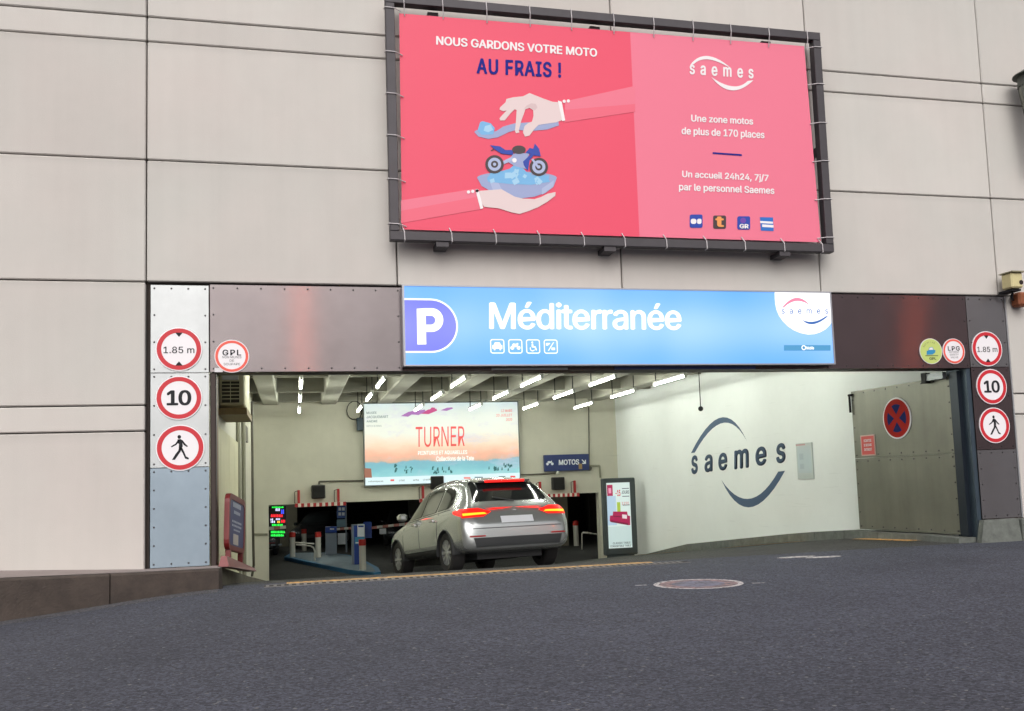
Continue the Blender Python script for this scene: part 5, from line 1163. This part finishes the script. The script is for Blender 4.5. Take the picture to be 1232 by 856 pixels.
# right motorcycle lane: rail and bollard
x, y = FZ.U(693.5, 657); 
t = thing('bollard', (x, y, -1.5), 'white bollard with red top in the motorcycle lane at right', 'bollard', 'white bollards with red tops')
b = MB(); b.cyl((x, y, -1.5), (x, y, -.66), .11, M_HW, 16); b.build('post', t, smooth=True); b = MB(); b.cyl((x, y, -.66), (x, y, -.48), .118, M_HRD, 16); b.build('red_cap', t, smooth=True)
yh = 24.; p = facade(yh); hl = lambda x, y: (p.U(x, y)[0], yh, p.U(x, y)[1])
b = MB(); a = hl(700, 656); b.tube([(a[0], yh, -1.5), hl(700.2, 643), hl(701.5, 641), hl(718, 643)], .03, M_HW); b.build('hoop_rail', label='white tubular hoop rail in the motorcycle lane at right', cat='rail', smooth=True)

for x, y, lab in ((1.2, 19.5, 'unseen ceiling light added to brighten the tip of the ticket island'), (7.6, 20.5, 'unseen ceiling light added to brighten the motorcycle lane'), (1.0, 28.5, 'unseen ceiling light added to brighten the grey ticket pillar'), (3.4, 24.0, 'unseen ceiling light added to brighten the long barrier arm'), (.6, 23.5, 'unseen ceiling light added to brighten the middle of the ticket island'), (-1.2, 33.5, 'unseen ceiling light added to brighten the grey wall far behind the LED display'), (10.6, 24.0, 'unseen ceiling light added to brighten the grey column at the far right of the garage')):  # unseen lamps added to brighten the dark hall beyond the back wall
    o = copy_tree(L0); o.location = (x, y, .73); o['label'] = lab
    for h in children(o):
        if h.name.startswith('hanger'): bpy.data.objects.remove(h)
# ================================================================== CARS
def paint(name, rgb, e=1.):
    k = mat(name, rgb, .26, .7, e=e, coat=.8); return k
M_SILVER = paint('silver_paint', (180, 184, 184), 1.0); M_GLS = mat('car_glass', (34, 38, 40), .06, 0, e=1., spec=.8); M_TYRE = mat('tyre_rubber', (34, 33, 33), .85, e=1.); M_PLA = mat('black_plastic', (44, 46, 48), .6, e=1.)
M_RIM = mat('alloy_rim', (176, 178, 182), .3, .8, e=1.); M_TLR = emat('tail_lamp_red', (255, 24, 16), 1.3); M_TLA = emat('tail_lamp_amber', (255, 190, 40), 1.6); M_CHR = mat('chrome_trim', (200, 200, 200), .15, .9, e=1.)
#        x     zb   sill  belt  top   wmax  wbelt wroof
ST = [(-2.21, .42, .50, .64, .70, .70, .66, .60),
      (-2.19, .34, .46, .70, .78, .82, .78, .66),
      (-2.12, .30, .44, .86, .93, .90, .84, .72),
      (-2.04, .28, .43, .97, 1.06, .915, .86, .70),
      (-1.90, .27, .42, 1.00, 1.22, .92, .865, .66),
      (-1.72, .26, .42, 1.02, 1.42, .925, .87, .60),
      (-1.52, .26, .42, 1.02, 1.565, .925, .87, .57),
      (-1.15, .26, .42, 1.01, 1.625, .925, .87, .57),
      (-.50, .26, .42, .99, 1.655, .925, .875, .585),
      (.10, .26, .42, .97, 1.63, .925, .875, .59),
      (.50, .26, .42, .955, 1.52, .925, .87, .60),
      (.85, .26, .42, .945, 1.28, .925, .865, .63),
      (1.12, .26, .42, .935, 1.09, .925, .86, .66),
      (1.45, .26, .42, .91, 1.04, .92, .85, .64),
      (1.85, .27, .43, .86, .95, .89, .81, .58),
      (2.08, .30, .45, .76, .84, .80, .72, .50),
      (2.19, .36, .48, .64, .70, .66, .58, .40)]
def half(s):
    x, zb, zs, zbelt, zt, wm, wb, wr = s
    return [(0, zb), (wm*.55, zb), (wm*.93, zb+.015), (wm*.985, zs), (wm, (zs+zbelt)/2), (wm*.985, zbelt-.09), (wb, zbelt), ((wb*.62+wr*.38), zbelt+(zt-zbelt)*.35), ((wb*.28+wr*.72), zbelt+(zt-zbelt)*.72), (wr, zt-(zt-zbelt)*.08), (wr*.6, zt-.004), (0, zt)]
def car_body(bodymat):
    bm = bmesh.new(); rings = []
    for s in ST:
        h = half(s); pts = h + [(-a, c) for a, c in h[-2:0:-1]]
        rings.append([bm.verts.new((s[0], a, c)) for a, c in pts])
    n = len(rings[0])
    for r0, r1 in zip(rings, rings[1:]):
        for i in range(n): bm.faces.new((r0[i], r0[(i+1) % n], r1[(i+1) % n], r1[i]))
    bm.faces.new(rings[0]); bm.faces.new(rings[-1][::-1])
    bmesh.ops.recalc_face_normals(bm, faces=bm.faces[:])
    me = bpy.data.meshes.new('b'); bm.to_mesh(me); bm.free()
    o = bpy.data.objects.new('b', me); COL.objects.link(o)
    md = o.modifiers.new('s', 'SUBSURF'); md.levels = 2; md.render_levels = 2
    cut = []
    for wx in (-1.36, 1.33):
        for sy in (-1, 1):
            c = bpy.data.meshes.new('c'); b2 = bmesh.new(); bmesh.ops.create_cone(b2, cap_ends=True, segments=40, radius1=.39, radius2=.39, depth=.5, matrix=Matrix.Translation((wx, sy*.90, .34)) @ Matrix.Rotation(math.pi/2, 4, 'X'))
            b2.to_mesh(c); b2.free(); co = bpy.data.objects.new('c', c); COL.objects.link(co); cut.append(co)
            m2 = o.modifiers.new('b', 'BOOLEAN'); m2.object = co; m2.operation = 'DIFFERENCE'; m2.solver = 'EXACT'
    bpy.context.view_layer.update(); dg = bpy.context.evaluated_depsgraph_get()
    out = bpy.data.meshes.new_from_object(o.evaluated_get(dg)); out.materials.clear(); out.materials.append(bodymat)
    o.modifiers.clear(); bpy.data.objects.remove(o)
    for c in cut: bpy.data.objects.remove(c)
    out.polygons.foreach_set('use_smooth', [True]*len(out.polygons)); out.set_sharp_from_angle(angle=math.radians(35)); return out
BODY = car_body(M_SILVER)
bm = bmesh.new(); bm.from_mesh(BODY); BVH = BVHTree.FromBMesh(bm); bm.free()
def wrap(name, par, pts, axis, k, off=.006, cuts=3, thick=.0):
    """lay a 2-D outline (photo-like elevation) onto the curved body: axis 'x' = seen from the rear (y,z), 'f' front, 'y'/'-y' = from a side (x,z)"""
    b = bmesh.new(); vs = [b.verts.new((p[0], p[1], 0)) for p in ccw(list(pts))]; b.faces.new(vs)
    bmesh.ops.triangulate(b, faces=b.faces[:])
    for _ in range(cuts): bmesh.ops.subdivide_edges(b, edges=[e for e in b.edges if e.calc_length() > .08], cuts=1, use_grid_fill=False); bmesh.ops.triangulate(b, faces=b.faces[:])
    for v in b.verts:
        u, w = v.co.x, v.co.y
        if axis == 'x': o_, d = Vector((-5, u, w)), Vector((1, 0, 0))
        elif axis == 'f': o_, d = Vector((5, u, w)), Vector((-1, 0, 0))
        elif axis == 'y': o_, d = Vector((u, 5, w)), Vector((0, -1, 0))
        else: o_, d = Vector((u, -5, w)), Vector((0, 1, 0))
        h = BVH.ray_cast(o_, d)
        v.co = (h[0] + h[1]*off*(1 if h[1].dot(d) < 0 else -1)) if h[0] else o_ + d*5
    bmesh.ops.recalc_face_normals(b, faces=b.faces[:])
    me = bpy.data.meshes.new(name); b.to_mesh(me); b.free(); me.materials.append(k)
    me.polygons.foreach_set('use_smooth', [True]*len(me.polygons))
    o = bpy.data.objects.new(name, me); COL.objects.link(o); o.parent = par; return o
def make_car(label):
    c = thing('car', (0, 0, 0), label, 'car')
    o = bpy.data.objects.new('body', BODY); COL.objects.link(o); o.parent = c
    side = lambda s: 'y' if s > 0 else '-y'
    wrap('rear_window', c, [(-.60, 1.13), (.60, 1.13), (.62, 1.18), (.55, 1.47), (.50, 1.50), (-.50, 1.50), (-.55, 1.47), (-.62, 1.18)], 'x', M_GLS)
    wrap('windscreen', c, [(-.66, 1.14), (.66, 1.14), (.56, 1.52), (-.56, 1.52)], 'f', M_GLS)
    for s in (1, -1):
        wrap('side_window', c, [(-.78, 1.06), (-.04, 1.05), (-.04, 1.50), (-.70, 1.50), (-.80, 1.46)], side(s), M_GLS)
        wrap('side_window', c, [(.02, 1.05), (.84, 1.02), (.80, 1.10), (.44, 1.42), (.30, 1.48), (.02, 1.50)], side(s), M_GLS)
        wrap('side_window', c, [(-1.50, 1.14), (-1.36, 1.08), (-.86, 1.07), (-.88, 1.48), (-1.2, 1.46), (-1.42, 1.34)], side(s), M_GLS)
        wrap('window_trim', c, [(-1.5, 1.045), (.86, 1.0), (.86, 1.018), (-1.5, 1.063)], side(s), M_CHR, .009)
        for x0, x1 in ((-1.0, -.985), (-.04, -.025), (.90, .915)):
            wrap('door_gap', c, [(x0, .48), (x1, .48), (x1, 1.02), (x0, 1.02)], side(s), M_PLA, .004, 2)
        wrap('sill', c, [(-.95, .30), (.92, .30), (.92, .42), (-.95, .42)], side(s), M_PLA, .006, 3)
        for hx in (-.88, .10):
            b = MB(); b.box(hx, hx+.17, s*.925-.012, s*.925+.03*s, .90, .935, M_CHR, .008); b.build('door_handle', c)
        b = MB(); b.box(.60, .78, min(s*.90, s*1.06), max(s*.90, s*1.06), 1.03, 1.17, M_SILVER, .04); b.build('mirror', c)
        rp = []
        for xx in (-1.2, -1.05, -.8, -.4, .0, .12):
            h = BVH.ray_cast(Vector((xx, s*.54, 3)), Vector((0, 0, -1)))[0]; rp.append((xx, s*.54, h.z + (.004 if xx in (-1.2, .12) else .022)))
        b = MB(); b.tube(rp, .015, M_CHR, 8); b.build('roof_rail', c)
        # tail lamps: rear part and wrap-round part
        tl = wrap('tail_lamp', c, [(s*.40, .94), (s*.54, .865), (s*.87, .855), (s*.88, 1.0), (s*.60, 1.01)], 'x', M_TLR, .012, 4)
        wrap('lamp_strip', tl, [(s*.48, .90), (s*.85, .885), (s*.85, .925), (s*.52, .93)], 'x', M_TLA, .018, 3)
        wrap('tail_lamp', c, [(-2.12, .87), (-1.78, .945), (-1.72, .99), (-2.09, 1.01)], side(s), M_TLR, .012, 3)
        for wx in (-1.36, 1.33):
            w = bpy.data.objects.new('wheel', None); COL.objects.link(w); w.parent = c; w.location = (wx, s*.80, .34)
            ty = MB(); N = 36; prof = [(.215, -.10), (.30, -.115), (.335, -.09), (.345, 0), (.335, .09), (.30, .115), (.215, .10)]
            vs = [(p[0]*math.cos(2*math.pi*i/N)+wx, p[1]+s*.80, p[0]*math.sin(2*math.pi*i/N)+.34) for i in range(N) for p in prof]; K = len(prof)
            ty.add(vs, [(i*K+j, i*K+j+1, ((i+1) % N)*K+j+1, ((i+1) % N)*K+j) for i in range(N) for j in range(K-1)], M_TYRE)
            ty.build('tyre', w, smooth=True)
            rm = MB(); yo = s*.80+s*.07
            rm.cyl((wx, yo-s*.10, .34), (wx, yo-s*.09, .34), .215, M_PLA, 24)
            rm.cyl((wx, yo-s*.09, .34), (wx, yo+s*.03, .34), .222, M_RIM, 28, cap=False); rm.cyl((wx, yo, .34), (wx, yo+s*.03, .34), .055, M_RIM, 16)
            for i in range(10):
                a = 2*math.pi*i/10; d = Vector((math.cos(a), 0, math.sin(a))); tt = Vector((-math.sin(a), 0, math.cos(a)))
                P = [Vector((wx, 0, .34))+d*.05-tt*.018, Vector((wx, 0, .34))+d*.05+tt*.018, Vector((wx, 0, .34))+d*.218+tt*.028, Vector((wx, 0, .34))+d*.218-tt*.028]
                rm.hull8([(p.x, yo, p.z) for p in P], [(p.x, yo+s*.025, p.z) for p in P], M_RIM)
            rm.build('rim', w)
            arch = MB(); o_ = ell(wx, .34, .405, .405, 26, -8, 188); i_ = ell(wx, .34, .375, .375, 26, -8, 188); n_ = 26
            arch.add([(p[0], s*.905, p[1]) for p in o_]+[(p[0], s*.935, p[1]) for p in i_]+[(p[0], s*.80, p[1]) for p in i_], [(j, j+1, n_+j+1, n_+j) for j in range(n_-1)]+[(n_+j, n_+j+1, 2*n_+j+1, 2*n_+j) for j in range(n_-1)], M_PLA)
            arch.build('wheel_arch', c, smooth=True)
    b = MB(); b.box(-1.8, 1.9, -.55, .55, .18, .33, M_PLA); b.build('underbody', c)
    wrap('lower_bumper', c, [(-.70, .37), (.70, .37), (.74, .52), (-.74, .52)], 'x', M_PLA, .008, 4)
    for s in (1, -1): wrap('reflector', c, [(s*.55, .535), (s*.80, .535), (s*.80, .56), (s*.55, .56)], 'x', mat('reflector_red', (150, 20, 24), .3, e=1.), .010, 3)
    wrap('number_plate', c, [(-.27, .745), (.27, .745), (.27, .855), (-.27, .855)], 'x', mat('number_plate', (215, 218, 224), .4, e=1.), .012, 2)
    wrap('tailgate_gap', c, [(-.74, .665), (.74, .665), (.74, .677), (-.74, .677)], 'x', M_PLA, .004, 3)
    rh = lambda x, y: BVH.ray_cast(Vector((x, y, 3)), Vector((0, 0, -1)))[0].z
    z5, z4 = rh(-1.50, 0), rh(-1.40, .40); b = MB()
    b.hull8([(-1.76, -.44, z5-.075), (-1.76, .44, z5-.075), (-1.40, .45, z4-.05), (-1.40, -.45, z4-.05)][::-1], [(-1.78, -.44, z5-.045), (-1.78, .44, z5-.045), (-1.40, .45, z4+.004), (-1.40, -.45, z4+.004)][::-1], M_SILVER); b.build('roof_spoiler', c)
    b = MB(); b.box(-1.80, -1.765, -.34, .34, z5-.085, z5-.042, M_TLR, .004); b.build('brake_light', c)
    b = MB(); b.tube([(-2.0, -.05, 1.12), (-1.95, .30, 1.20)], .01, M_PLA, 6); b.build('wiper', c)
    for s in (1, -1): wrap('headlight', c, [(s*.42, .70), (s*.68, .72), (s*.74, .80), (s*.50, .79)], 'f', M_CHR, .01, 3)
    wrap('grille', c, [(-.4, .50), (.4, .50), (.42, .66), (-.42, .66)], 'f', M_PLA, .008, 3)
    b = MB(); b.cyl((-2.105, 0, .93), (-2.095, 0, .93), .04, M_CHR, 16); b.build('badge', c)
    return c
car = make_car('silver hatchback with lit brake lights driving down the ramp into the car park')
def place(c, x, y, heading, pitch=0., z=None):
    z = ramp_z(y) if z is None else z
    c.matrix_world = Matrix.Translation((x, y, z)) @ Matrix.Rotation(math.radians(heading), 4, 'Z') @ Matrix.Rotation(math.radians(pitch), 4, 'Y')
proto = copy_tree(car)
place(car, 2.96, 4.6, 100.5, 5.6, ramp_z(4.6)-.03)
car.matrix_world = car.matrix_world @ Matrix.Diagonal((1, 1, .93, 1))
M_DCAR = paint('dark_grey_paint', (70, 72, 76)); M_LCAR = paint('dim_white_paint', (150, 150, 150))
def recolor(root, k, lit=False):
    for ch in [root]+children(root)+[g for c in children(root) for g in children(c)]:
        if ch.type != 'MESH': continue
        for i, sl in enumerate(ch.material_slots):
            if sl.material == M_SILVER: sl.link = 'OBJECT'; sl.material = k
            elif sl.material == M_CHR: sl.link = 'OBJECT'; sl.material = M_PLA
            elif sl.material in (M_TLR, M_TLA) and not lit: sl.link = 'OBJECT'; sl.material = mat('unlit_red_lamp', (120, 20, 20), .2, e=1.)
for i, (x, y, h, k, lab) in enumerate(((1.2, 35, 250, M_DCAR, 'dark car parked in the gloom behind the grey ticket pillar'), (5.0, 34, 265, M_LCAR, 'pale car parked deep in the garage behind the barrier arm'), (-1.6, 31.5, 90, M_DCAR, 'dark car parked in the gloom left of the island'), (8.2, 35, 92, M_DCAR, 'dark car parked deep in the garage behind the silver car'))):
    o = proto if i == 0 else copy_tree(proto)
    o['label'] = lab; o['group'] = 'cars parked deep in the garage'; recolor(o, k); place(o, x, y, h, 0, -1.5)
